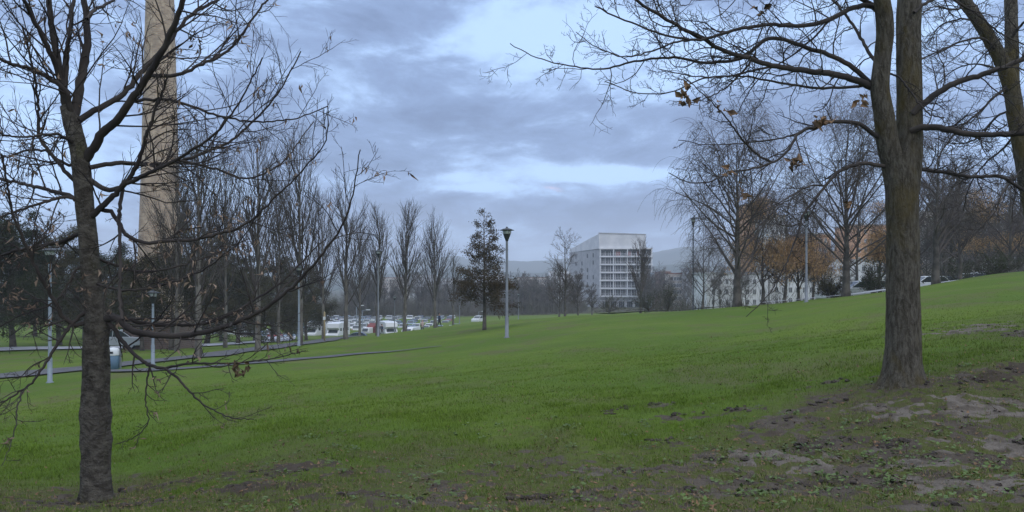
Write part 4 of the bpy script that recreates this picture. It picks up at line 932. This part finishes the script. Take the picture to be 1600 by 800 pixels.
# ------------------------------------------------------------------ lamp posts
def lamp(label, loc, h, polemat='pole_metal', name='street_lamp', group='lantern lamp posts of the park'):
    t0 = thing(name, label, 'street lamp', loc, 0, group)
    b = MB(); b.lathe([(.13, -.1), (.13, .03), (.085, .05), (.085, .9), (.065, .94), (.052, h - .62), (.052, h - .55)], 12); b.build('pole', M[polemat], t0)
    b = MB(); b.lathe([(.06, h - .58), (.075, h - .52), (.10, h - .46), (.165, h - .27), (.175, h - .255)], 16); b.build('basket', M['dark_metal'], t0)
    b = MB(); b.lathe([(.16, h - .254), (.185, h - .10)], 16); b.build('lantern', M['lantern_glass'], t0)
    b = MB()
    for k_ in range(6):
        a = k_ * pi / 3; b.cyl((.172 * cos(a), .172 * sin(a), h - .256), (.195 * cos(a), .195 * sin(a), h - .09), .008, 5)
    b.lathe([(.335, h - .095), (.34, h - .085), (.20, h - .03), (.10, h + .0), (.05, h + .02), (.045, h + .06), (.015, h + .075)], 20); b.build('cap', M['dark_metal'], t0)
    return t0
q = hit(792, 528); d = q[1]; lamp('grey lamp post with wide-capped lantern alone in the middle of the lawn', q, (528 - 357) / F * d)
q = hit(78, 598); d = q[1]; lamp('pale lamp post beside the footpath, left of the near dark tree', q, (598 - 388) / F * d, 'pale_pole')
q = hit(239, 570); d = q[1]; lamp('pale slim lamp post standing in front of the chimney base', q, 3.4, 'pale_pole')
q = G(467, 50); lamp('pale lamp post touching the trunk of an upright bare tree by the footpath', q, 4.95, 'pale_pole')
q = G(591, 62); lamp('lamp post whose dark head shows inside the crown of an upright bare tree', q, EYE + 62 * (440 - 391) / F - q[2])
q = G(616.5, 112); lamp('thin lamp post between the white campers and the tallest bare leader', q, EYE + 112 * (440 - 463) / F - q[2])
q = G(718, 135); lamp('small lamp post left of the brown-leaved oak', q, EYE + 135 * (440 - 464) / F - q[2])
q = G(810, 160); lamp('small distant lamp post just right of the mid-lawn lamp post', q, EYE + 160 * (440 - 459) / F - q[2])
q = G(1260, 43); lamp('grey lamp post on the crest among the orange-leaved trees', q, 4.9)
q = G(1083, 50); lamp('thin lamp post on the crest left of the lone weeping birch', q, EYE + 50 * (440 - 340) / F - q[2], 'dark_metal').scale = (.6, .6, 1)
def cobra(label, px, d, top):
    q = np.array(((px - 800) / F * d, d, LOT)); h = EYE + d * (HY - top) / F - LOT
    t0 = thing('car_park_lamp', label, 'street lamp', q, 0, 'tall car park lamps')
    b = MB(); b.lathe([(.09, 0), (.05, h)], 8); b.cyl((0, 0, h - .04), (.9, 0, h + .08), .035, 8); b.build('pole', M['pale_pole'], t0)
    b = MB(); b.box(.7, 1.5, -.16, .16, h + .03, h + .17); b.build('lamp_head', M['plastic_white'], t0, bevel=.04)
cobra('car park lamp with short arm and white head above the vehicles', 566, 150, 485)
cobra('tall thin car park lamp just left of the white-headed one', 557, 165, 478)
cobra('car park lamp seen below the brown-leaved oak', 748, 200, 487)
q = G(507, 62); t0 = thing('timber_post', 'slim yellowish post between two upright bare trees on the lawn edge', 'post', q)
b = MB(); b.lathe([(.07, -.2), (.07, 2.25), (.02, 2.34)], 8); b.build('shaft', M['wood_post'], t0)
b = MB(); b.box(-.10, .10, -.085, -.07, 1.7, 1.95); b.build('plate', M['plastic_white'], t0)

# litter bin by the path
q = hit(177, 577); t0 = thing('litter_bin', 'white and blue litter bin beside the path behind the near dark trunk', 'bin', q)
b = MB(); b.lathe([(.21, 0), (.25, .02), (.27, .62), (.255, .63)], 16); b.build('bin_body', M['plastic_blue'], t0)
b = MB(); b.lathe([(.275, .632), (.28, .66), (.27, .86), (.2, .95), (.05, .99)], 16); b.build('hood', M['plastic_white'], t0)
b = MB(); b.box(.3, .36, -.03, .03, -.05, .95); b.build('support_post', M['pole_metal'], t0)
b = MB(); b.box(-.12, .12, -.285, -.268, .72, .82); b.build('opening', M['dark_metal'], t0)

# ------------------------------------------------------------------ vehicles
def loft(profile, ys, sm=False):
    """side profile (x, z) lofted over widths: ys = list of (y, inset)"""
    b = MB(); n = len(profile); cx = sum(p_[0] for p_ in profile) / n; cz = sum(p_[1] for p_ in profile) / n; vs = []
    for y, k in ys: vs += [(cx + (x - cx) * k, y, cz + (z - cz) * k) for x, z in profile]
    fs = []
    for i in range(len(ys) - 1): fs += [(i*n+j, i*n+(j+1) % n, (i+1)*n+(j+1) % n, (i+1)*n+j) for j in range(n)]
    fs += [tuple(reversed(range(n))), tuple((len(ys)-1)*n + j for j in range(n))]; b.add(vs, fs, sm); return b
PAINT = {}
def paint(nm, c): 
    if nm not in PAINT: PAINT[nm] = mat('paint_' + nm, c, .3, spec=.5)
    return PAINT[nm]
COL = {'white': (.62, .63, .64), 'silver': (.38, .40, .42), 'dark blue': (.03, .05, .13), 'grey': (.15, .16, .17), 'black': (.02, .02, .025), 'red': (.32, .03, .03), 'pale blue': (.25, .34, .45)}
def wheels(t0, xs, y, r):
    for x in xs:
        for s in (-1, 1):
            b = MB(); b.cyl((x, s * (y - .10), r), (x, s * (y + .09), r), r, 18); w_ = b.build('wheel', M['tyre'], t0)
            b = MB(); b.cyl((x, s * (y + .06), r), (x, s * (y + .105), r), r * .62, 12); b.build('rim', M['rim'], w_)
def car(kind, colour, label, loc, rz, group):
    t0 = thing('parked_car', label, 'car', loc, rz, group); m = paint(colour, COL[colour])
    if kind == 'hatch':
        L = 4.0; body = [(-1.98,.35),(-2.0,.62),(-1.93,.88),(-1.05,.98),(1.7,.98),(1.92,.86),(1.98,.5),(1.9,.28),(-1.9,.26)]
        cab = [(-1.15,.95),(-.45,1.42),(.1,1.49),(1.2,1.46),(1.82,.95)]
    else:
        L = 4.5; body = [(-2.22,.35),(-2.25,.6),(-2.12,.85),(-1.05,.95),(1.5,.97),(2.12,.95),(2.25,.7),(2.2,.3),(-2.1,.26)]
        cab = [(-1.2,.93),(-.45,1.38),(.1,1.45),(.9,1.42),(1.62,.95)]
    loft(body, [(-.86, .93), (-.80, .99), (-.5, 1), (.5, 1), (.80, .99), (.86, .93)]).build('body', m, t0, bevel=.03)
    loft(cab, [(-.70, .96), (-.55, 1), (.55, 1), (.70, .96)]).build('windows', M['car_glass'], t0)
    rt = [(cab[1][0]+.04, cab[1][1]+.0), cab[2], cab[3], (cab[3][0]-.1, cab[3][1]-.05), (cab[2][0], cab[2][1]-.06)]
    loft([(x, z + .03) for x, z in rt], [(-.66, 1), (.66, 1)]).build('roof', m, t0)
    b = MB()
    for s in (-1, 1):
        for i0, i1 in ((0, 1), (3, 4)): b.cyl((cab[i0][0], s * .705, cab[i0][1]), (cab[i1][0], s * .67, cab[i1][1] + .02), .035, 5)
        b.cyl((.25, s * .715, .95), (.22, s * .68, 1.48), .04, 5)
    b.build('pillars', m, t0)
    wheels(t0, (-L * .31, L * .31), .76, .31)
    for s in (-1, 1):
        b = MB(); b.box(-L / 2 - .0, -L / 2 + .10, s * .62 - .16, s * .62 + .16, .62, .76); b.build('headlight', M['car_light'], t0)
        b = MB(); b.box(L / 2 - .10, L / 2 + .005, s * .68 - .10, s * .68 + .10, .66, .88); b.build('tail_light', M['tail_light'], t0)
    return t0
def van(colour, label, loc, rz, camper=False, group=None):
    t0 = thing('camper_van' if camper else 'parked_van', label, 'camper van' if camper else 'van', loc, rz, group); m = paint(colour, COL[colour])
    if camper: body = [(-2.9,.45),(-2.95,.95),(-2.35,1.2),(-1.9,1.75),(-2.5,2.1),(-2.35,2.85),(-1.2,3.0),(2.9,2.95),(3.0,2.6),(3.0,.5)]; W = 1.08; L = 6.0
    else: body = [(-2.5,.4),(-2.55,.9),(-2.0,1.15),(-1.35,1.85),(-.9,2.05),(2.4,2.05),(2.5,1.8),(2.5,.4)]; W = .95; L = 5
    loft(body, [(-W, .97), (-W + .08, 1), (W - .08, 1), (W, .97)]).build('body', m, t0, bevel=.04)
    def pane(nm, *bx): q_ = MB(); q_.box(*bx); q_.build(nm, M['car_glass'], t0)
    if camper:
        b = MB(); b.add([(-2.36,-.85,1.26),(-2.36,.85,1.26),(-1.97,.8,1.74),(-1.97,-.8,1.74)], [(0,1,2,3)]); b.build('windscreen', M['car_glass'], t0)
        for s in (-1, 1):
            for x0, x1 in ((-1.6,-1.0),(-.4,.5),(1.3,2.1)): pane('window', x0, x1, s*W-.02, s*W+.012, 1.55, 2.05)
        pane('window', 3.0, 3.02, -.6, .6, 1.6, 2.2)
    else:
        b = MB(); b.add([(-2.05,-.78,1.2),(-2.05,.78,1.2),(-1.41,.72,1.84),(-1.41,-.72,1.84)], [(0,1,2,3)]); b.build('windscreen', M['car_glass'], t0)
        for s in (-1, 1): pane('window', -1.25, -.5, s*W-.02, s*W+.01, 1.2, 1.7)
        pane('window', 2.5, 2.515, -.7, .7, 1.2, 1.7)
    wheels(t0, (-L * .32, L * .30), W - .12, .36)
    for s in (-1, 1):
        b = MB(); b.box(-L/2-.02, -L/2+.14, s*W*.72-.15, s*W*.72+.15, .62, .80); b.build('headlight', M['car_light'], t0)
        b = MB(); b.box(L/2-.08, L/2+.015, s*W*.9-.06, s*W*.9+.06, .8, 1.15); b.build('tail_light', M['tail_light'], t0)
    return t0
R = np.random.default_rng(9); proto = {}
cols = ['white'] * 8 + ['silver'] * 6 + ['dark blue'] * 3 + ['grey'] * 3 + ['black'] * 2 + ['red'] * 1 + ['pale blue'] * 3
SPECIAL = []
for row, y in enumerate((138, 144, 157, 163, 176, 182, 196, 202)):
    x = (262 - 800) / F * y
    while x < (700 - 800) / F * y - 1:
        x += 2.65
        if R.random() < .14: continue
        px = 800 + x / y * F
        if any(abs(px - a) < wv and row in rows for a, wv, rows in [(498, 17, (0, 1, 2)), (530, 12, (0,1)), (608, 16, (0, 1, 2)), (640, 12, (0, 1)), (470, 10, (2,3)), (350, 12, (2,3)), (583, 11, (0,1,2))]): continue
        cl_ = cols[R.integers(len(cols))]; kd = 'hatch' if R.random() < .6 else 'sedan'; key = (kd, cl_)
        rz = (pi / 2 if row % 2 else -pi / 2) + R.normal() * .03; loc = (x + R.normal() * .1, y + R.normal() * .25, LOT)
        nm_ = {'hatch': 'short hatchback', 'sedan': 'longer saloon'}[kd]
        if key not in proto: proto[key] = car(kd, cl_, f'{cl_} {nm_} parked in the crowded car park beyond the bare trees', loc, rz, f'{cl_} {nm_} cars in the car park')
        else: copy_tree(proto[key], loc, rz)
def on_lot(px, d): return ((px - 800) / F * d, d, LOT)
van('white', 'large white camper van facing the lawn, left of the timber post', on_lot(497, 141), radians(72), True)
van('white', 'white camper van parked in the car park right of the red lorry', on_lot(607, 142), radians(112), True)
van('white', 'white camper van right of the timber post seen end-on', on_lot(528, 139), radians(80), True)
van('white', 'small white van parked left of the walkers', on_lot(641, 140), radians(75))
van('pale blue', 'pale blue van behind the dark cars left of the trunk by the lamp', on_lot(470, 160), radians(10))
van('silver', 'silver van seen low under the dark pines right of the chimney', on_lot(350, 158), radians(8))
car('hatch', 'dark blue', 'dark blue hatchback side-on at the front of the car park, right of a bare trunk', on_lot(556, 134), radians(4), None)
q = G(748, 172); car('hatch', 'white', 'lone white car beyond the lawn just left of the brown-leaved oak trunk', q + (0, 0, -.3), radians(65), None)
q = G(186, 66); car('hatch', 'silver', 'silver hatchback on the pale road behind the litter bin', q + (0, 0, .12), radians(186), None)
# red lorry with a tarpaulin
t0 = thing('red_lorry', 'lorry with a sloping red tarpaulin beside the white camper van', 'lorry', on_lot(583, 146), radians(62))
loft([(-1.2,.9),(-1.25,2.2),(.2,3.1),(2.6,2.5),(2.7,.9)], [(-1.1,.97),(-1,1),(1,1),(1.1,.97)]).build('tarpaulin', mat('tarp_red', (.20, .05, .045), .8, (.14, .045, .045), 2), t0, bevel=.04)
loft([(-3,.5),(-3.05,1.3),(-2.7,2.1),(-1.35,2.2),(-1.3,.5)], [(-1.02,.96),(-.95,1),(.95,1),(1.02,.96)]).build('cab', paint('white', COL['white']), t0, bevel=.04)
b = MB(); b.box(-3.2, 2.7, -.9, .9, .55, .88); b.build('chassis', M['dark_metal'], t0)
b = MB(); b.add([(-3.04,-.8,1.35),(-3.04,.8,1.35),(-2.74,.8,2.02),(-2.74,-.8,2.02)], [(0,1,2,3)]); b.v = [(x-.03,y,z) for x,y,z in b.v]; b.build('windscreen', M['car_glass'], t0)
wheels(t0, (-2.3, 1.6), .92, .42); t0.scale = (.8, .8, .8)
# cars on the crest left of the big trunk and beyond it
for i, (px, d, cl_, rz, lb) in enumerate([(1345, 62, 'silver', 0.1, 'silver car on the crest nearest the dark shrub left of the big trunk'), (1318, 63, 'white', .15, 'white car on the crest behind the weeping birch foot'), (1368, 66, 'black', .1, 'black car half hidden by the left side of the big trunk'),
      (1448, 70, 'white', .1, 'white car glimpsed over the grass just right of the big trunk'), (1468, 72, 'grey', .1, 'grey car glimpsed behind the dark bare tree right of the big trunk'), (1510, 76, 'white', .12, 'white car glimpsed over the crest under the tawny-leaved tree'), (1528, 78, 'silver', .1, 'silver car at the right end of the glimpsed cars on the crest')]):
    q = G(px, d); q[2] = max(q[2], EYE + d * (HY - (np.interp(px, [1300, 1400, 1600], [470, 456, 426]))) / F - (.75 if px > 1400 else .35)); car('hatch' if i % 2 else 'sedan', cl_, lb, q, rz, None)

# ------------------------------------------------------------------ people
def skin(name, verts, edges, radii, m, parent, sub=2, root_i=0):
    me = bpy.data.meshes.new(name); me.from_pydata(verts, edges, []); o = obj(name, me, m, parent)
    s = o.modifiers.new('skin', 'SKIN'); s.use_smooth_shade = True
    for i, r_ in enumerate(radii):
        sv = me.skin_vertices[0].data[i]; sv.radius = (r_, r_) if not isinstance(r_, tuple) else r_; sv.use_root = (i == root_i)
    ss_ = o.modifiers.new('sub', 'SUBSURF'); ss_.levels = sub; ss_.render_levels = sub; return o
SKIN_M = mat('skin', (.42, .27, .21), .6)
def person(label, loc, rz, coat, legs, hair, h=1.72, stride=.22, arm=.12, long_coat=False):
    t0 = thing('person', label, 'person', loc, rz); k_ = h / 1.72
    S = lambda v: [tuple(c_ * k_ for c_ in p_) for p_ in v]
    # body: one continuous skinned figure, facing -Y, legs in mid stride along Y
    v = [(0,0,.95),(0,0,1.12),(0,0,1.30),(0,0,1.44),(0,-.01,1.53),(0,-.02,1.60),(0,-.02,1.68),
         (.09,0,.90),(.10,-stride*.5,.49),(.10,-stride,.09),(.10,-stride-.13,.04),
         (-.09,0,.90),(-.10,stride*.45,.50),(-.10,stride*1.05,.12),(-.10,stride*1.05-.12,.05),
         (.17,0,1.40),(.21,arm*.6,1.13),(.21,arm*.4,.90),(.21,arm*.3,.82),
         (-.17,0,1.40),(-.21,-arm*.3,1.13),(-.20,-arm*1.4,.92),(-.20,-arm*1.8,.85)]
    e = [(0,1),(1,2),(2,3),(3,4),(4,5),(5,6),(0,7),(7,8),(8,9),(9,10),(0,11),(11,12),(12,13),(13,14),(3,15),(15,16),(16,17),(17,18),(3,19),(19,20),(20,21),(21,22)]
    r = [.13,.12,.14,.10,.055,.095,.075,.09,.062,.042,.04,.09,.062,.042,.04,.06,.045,.036,.035,.06,.045,.036,.035]
    skin('body', S(v), e, [a * k_ for a in r], SKIN_M, t0)
    cv = [(0,0,.88),(0,0,1.10),(0,0,1.30),(0,0,1.43),(.18,0,1.40),(.215,arm*.6,1.13),(.21,arm*.4,.93),(-.18,0,1.40),(-.215,-arm*.3,1.13),(-.20,-arm*1.3,.94)]
    if long_coat: cv[0] = (0, 0, .62)
    skin('coat', S(cv), [(0,1),(1,2),(2,3),(3,4),(4,5),(5,6),(3,7),(7,8),(8,9)], [a * k_ for a in ([.17,.155,.17,.12,.075,.062,.05,.075,.062,.05] if not long_coat else [.20,.165,.175,.12,.078,.066,.055,.078,.066,.055])], coat, t0)
    lv = [(0,0,.93),(.09,0,.88),(.10,-stride*.5,.49),(.10,-stride,.10),(-.09,0,.88),(-.10,stride*.45,.50),(-.10,stride*1.05,.13)]
    skin('trousers', S(lv), [(0,1),(1,2),(2,3),(0,4),(4,5),(5,6)], [a * k_ for a in [.145,.105,.078,.06,.105,.078,.06]], legs, t0)
    skin('hair', S([(0,.015,1.66),(0,.03,1.72),(0,.06,1.60)]), [(0,1),(0,2)], [.098 * k_, .07 * k_, .06 * k_], hair, t0)
    for s in (-1, 1):
        b = MB(); y0 = -stride if s > 0 else stride * 1.05; b.box(s*.10-.05, s*.10+.05, y0-.18, y0+.08, 0, .09); o = b.build('shoe', M['dark_metal'], t0, bevel=.03); o.scale = (k_,) * 3
    return t0
dk = mat('cloth_dark', (.02, .022, .03), .9); pkc = mat('cloth_pink', (.50, .38, .36), .9); nv = mat('cloth_navy', (.03, .045, .09), .9); hr = mat('hair_brown', (.05, .035, .025), .8); hf = mat('hair_fair', (.35, .26, .18), .8); rdc = mat('cloth_red', (.35, .04, .05), .9); blk = mat('cloth_grey', (.12, .12, .13), .9)
q = G(660, 118); person('walker in a long pale pink coat and dark trousers beyond the lawn', q, radians(200), pkc, dk, hf, 1.68, long_coat=True)
q = G(686.5, 104); person('walker in dark jacket and trousers at the foot of a fan-shaped bare tree', q, radians(100), nv, dk, hr, 1.8, .26)
q = G(597, 120); person('walker in navy coat beside the red lorry', (q[0], q[1], q[2]), radians(70), nv, blk, hr, 1.75)
q = on_lot(643, 133); person('walker in dark clothes beside the small white van', (q[0], 126, gz(q[0], 126)), radians(30), dk, blk, hr, 1.75)

# ------------------------------------------------------------------ buildings
def win_parts(root, wall_y, x0, x1, z0, z1, glass='dark_glass', frame='white_render', mull=1, first={}):
    key = (round(x1 - x0, 2), round(z1 - z0, 2), glass, frame, mull)
    if key not in first:
        W_, H_ = x1 - x0, z1 - z0; b = MB(); b.box(0, W_, -.02, .06, 0, H_); g = b.mesh('window')
        g.materials.append(M[glass]); b = MB(); f = .09
        b.box(0, W_, -.07, -.022, -f, .0 - .002); b.box(0, W_, -.07, -.022, H_ + .002, H_ + f)
        for i in range(mull + 2): c_ = W_ * i / (mull + 1); b.box(c_ - f / 2, c_ + f / 2, -.075, -.023, 0.001, H_ - .001)
        fm = b.mesh('frame'); fm.materials.append(M[frame]); first[key] = (g, fm)
    g, fm = first[key]
    o = obj('window', g, None, root, (x0, wall_y, z0)); obj('frame', fm, None, o)
    return o
def block(name, label, px0, px1, pytop, d, depth, floors, cols, wall, pybot=490, rz=0.0, ww=.5, wh=.5, roofm='concrete', glass='dark_glass', margin=.6, group=None, pitched=False, mull=1, topgap=.5):
    x0, x1 = (px0 - 800) / F * d, (px1 - 800) / F * d; zt = EYE + d * (HY - pytop) / F; zb = EYE + d * (HY - pybot) / F - 2; W_ = x1 - x0; H_ = zt - zb
    t0 = thing(name, label, 'building', (x0, d, zb), rz, group)
    b = MB(); b.box(0, W_, 0, depth, 0, H_); b.build('wall', M[wall], t0)
    b = MB()
    if pitched: b.add([(-.5,-.5,H_+.002),(W_+.5,-.5,H_+.002),(W_+.5,depth+.5,H_+.002),(-.5,depth+.5,H_+.002),(1.5,depth/2,H_+2.6),(W_-1.5,depth/2,H_+2.6)], [(0,1,5,4),(1,2,5),(2,3,4,5),(3,0,4),(3,2,1,0)])
    else: b.box(-.2, W_ + .2, -.2, depth + .2, H_ + .002, H_ + .35)
    b.build('roof', M[roofm], t0)
    fh = (H_ - topgap - 2) / floors; cw = (W_ - 2 * margin) / cols
    for i in range(floors):
        for j in range(cols):
            xa = margin + j * cw + cw * (1 - ww) / 2; za = 2 + i * fh + fh * (1 - wh) / 2
            win_parts(t0, 0, xa, xa + cw * ww, za, za + fh * wh, glass, 'white_render' if wall != 'white_render' else 'concrete', mull)
    return t0
# the big white slab with a glazed front
def main_block():
    d = 320.0; cx, cy = (937 - 800) / F * d, d; zb = -11.5
    t0 = thing('apartment_block', 'large white apartment block with blank top band and glazed front under a sloping roof', 'apartment block', (cx, cy, zb), radians(-3))
    zt = EYE + d * 73.5 / F - zb; W1 = 18.2; W2 = 20.6; D = 44.0; zs = zt - 5.6
    zl = EYE + (d + D) * 50 / F - zb        # roof height at the far end
    b = MB()                                # main volume, roof sloping away
    xl = -11.2
    b.add([(0,0,0),(W2,0,0),(W2,0,zs),(0,0,zs),(xl,D,0),(W2,D,0),(W2,D,zs),(xl,D,zs)], [(0,1,2,3),(1,5,6,2),(5,4,7,6),(4,0,3,7),(3,2,6,7),(4,5,1,0)])
    b.build('wall', M['concrete'], t0)
    b = MB(); b.add([(-.3,-.35,zs+.003),(W1,-.35,zs+.003),(W1-.1,-.6,zt-.2),(-.3,-.6,zt+.35),(xl,D,zs+.003),(W1,D,zs+.003),(W1,D,zl),(xl,D,zl)], [(0,1,2,3),(1,5,6,2),(5,4,7,6),(4,0,3,7),(3,2,6,7),(4,5,1,0)])
    b.build('roof_band', M['white_render'], t0)
    b = MB(); b.add([(-.5,-.8,zt+.352),(W1+.1,-.8,zt-.198),(W1+.1,-.5,zt-.19),(-.5,-.5,zt+.36),(-.5,-.8,zt+.75),(W1+.1,-.8,zt+.15),(W1+.1,-.5,zt+.15),(-.5,-.5,zt+.75)], [(3,2,1,0),(4,5,6,7),(0,1,5,4),(1,2,6,5),(2,3,7,6),(3,0,4,7)]); b.build('parapet', M['concrete'], t0)
    z0 = EYE + d * (HY - 463) / F - zb; fh = (zs - z0) / 6
    for i in range(7):
        b = MB(); z = z0 + i * fh; b.box(-.15, W2 + .25, -1.25, -.003, z - .28, z + .22); b.build('slab', M['white_render'], t0)
    nb = 10; cw = W2 / nb
    for x in (0.0, cw * 2.55, cw * 5.2, cw * 7.6, W2 - .35):
        b = MB(); b.box(x, x + .42, -1.1, -.004, z0 - .3, zs - .3); b.build('column', M['white_render'], t0)
    b = MB(); b.box(.0, W2, -.9, -.003, zs - 1.0, zs - .36); b.build('shade_band', M['dark_metal'], t0)
    Rr = np.random.default_rng(4)
    for i in range(6):
        for j in range(nb):
            g = 'red_blind' if (i == 5 and Rr.random() < .5) else 'dark_glass'
            zb_, zt_ = z0 + i * fh + .36, z0 + (i + 1) * fh - .40 - (.65 if i == 5 else 0)
            w_ = win_parts(t0, -.15, j * cw + .22, (j + 1) * cw - .06, zb_, zt_, g, 'white_render', 2)
        b = MB(); b.box(.05, W2, -1.21, -1.14, z0 + i * fh + .98, z0 + i * fh + 1.06)
        for x in np.arange(.2, W2, 1.03): b.box(x, x + .05, -1.2, -1.15, z0 + i * fh + .262, z0 + i * fh + .978)
        b.build('railing', M['white_render'], t0)
    # ground storeys
    for j in range(6): win_parts(t0, -.003, 1.2 + j * 3.2, 1.2 + j * 3.2 + 2.2, 2.4, 5.2, 'dark_glass', 'concrete', 2)
    b = MB(); b.box(-.1, W2 + .2, -.5, -.003, z0 - 1.0, z0 - .36); b.build('plinth_band', M['concrete'], t0)
    b = MB(); b.box(W2 + .003, W2 + 5.0, 6, 16, 0, EYE + 330 * (HY - 424) / F - zb); b.build('side_wing', M['blue_render'], t0)
    # side wall windows: three short columns on the receding face
    ang = math.atan2(xl, D)
    for a_ in (9, 17, 25, 34):
        for i in range(6):
            if (i * 7 + a_) % 5 == 0: continue
            o = win_parts(t0, 0, 0, 1.5, 0, 1.7, 'dark_glass', 'concrete', 0); f_ = a_ / D
            o.location = (xl * f_ - .02, a_, z0 + i * fh * .94 + .9); o.rotation_euler = (0, 0, radians(-90) - ang)
main_block()
block('apartment_building', 'narrow pale blue building touching the right side of the white block', 1018, 1031, 426, 300, 12, 5, 2, 'blue_render', 482, wh=.6, ww=.55)
block('apartment_building', 'brown brick building with a white balconied front further right', 1034, 1048, 424, 280, 14, 5, 2, 'brick_render', 482, ww=.3, wh=.4)
block('apartment_building', 'cream fronted building with dark balcony bands beside the brown one', 1045, 1068, 428, 272, 12, 5, 4, 'beige_render', 482, ww=.85, wh=.5, roofm='roof_tile')
block('apartment_building', 'tall grey-blue building between the cream one and the white row', 1078, 1104, 420, 260, 14, 6, 3, 'concrete', 482, ww=.3, wh=.4)
block('row_building', 'long low white building with dark windows behind the lone weeping birch', 1104, 1200, 428, 150, 12, 3, 8, 'white_render', 480, ww=.4, wh=.42)
block('row_building', 'white building between the birches with dark paired windows', 1203, 1300, 424, 152, 12, 3, 8, 'white_render', 478, ww=.42, wh=.42)
block('row_building', 'tall white tower rising behind the orange-leaved trees', 1200, 1228, 338, 190, 12, 9, 3, 'white_render', 470, ww=.5, wh=.45)
block('row_building', 'white building behind the weeping birch left of the big trunk', 1304, 1395, 408, 156, 12, 4, 7, 'white_render', 474, ww=.45, wh=.42)
block('row_building', 'tall orange apartment tower close left of the tall white tower', 1172, 1199, 318, 200, 12, 9, 2, 'warm_render', 470, ww=.35, wh=.4)
block('row_building', 'orange apartment block behind the grey crest lamp post', 1256, 1298, 366, 195, 12, 7, 4, 'warm_render', 470, ww=.4, wh=.42)
block('row_building', 'wide orange apartment block behind the trees just left of the big trunk', 1334, 1400, 352, 205, 12, 8, 6, 'warm_render', 470, ww=.4, wh=.42)
block('row_building', 'cream apartment building behind the trees right of the big trunk', 1445, 1530, 330, 170, 12, 6, 7, 'beige_render', 465, ww=.45, wh=.42)
block('row_building', 'pale apartment building behind the trees at the right edge', 1536, 1650, 340, 175, 12, 6, 8, 'white_render', 460, ww=.45, wh=.42)
block('far_building', 'long hazy building with red and white upper floor left of the white block', 808, 856, 434, 520, 16, 5, 12, 'beige_render', 470, ww=.5, wh=.5, roofm='roof_tile')
block('far_building', 'hazy white building directly left of the white block', 858, 893, 424, 560, 16, 5, 7, 'white_render', 470, ww=.4, wh=.45)
block('far_building', 'hazy pale building glimpsed left of the brown-leaved oak', 690, 722, 436, 600, 16, 5, 6, 'white_render', 466, ww=.4, wh=.45)
block('far_building', 'hazy grey building behind the fan-shaped bare tree', 645, 683, 430, 640, 16, 5, 7, 'concrete', 466, ww=.4, wh=.45)
block('far_building', 'hazy cream building behind the tallest upright bare trees', 596, 636, 434, 580, 16, 5, 7, 'beige_render', 466, ww=.4, wh=.45, roofm='roof_tile')
block('far_building', 'hazy white building behind the brown-leaved oak', 742, 790, 430, 760, 16, 6, 8, 'white_render', 460, ww=.4, wh=.45)

# ------------------------------------------------------------------ air
b = MB(); b.box(-2900, 2900, -250, 3400, -60, 104)
hz = bpy.data.materials.new('haze'); hz.use_nodes = True; hn = hz.node_tree; hn.nodes.clear()
v = hn.nodes.new('ShaderNodeVolumePrincipled'); v.inputs['Color'].default_value = (.80, .87, .98, 1); v.inputs['Density'].default_value = .00042; v.inputs['Anisotropy'].default_value = .0
oo = hn.nodes.new('ShaderNodeOutputMaterial'); hn.links.new(v.outputs[0], oo.inputs['Volume'])
tag(b.build('haze', hz), kind='stuff', label='thin blue evening haze over the valley', cat='haze')
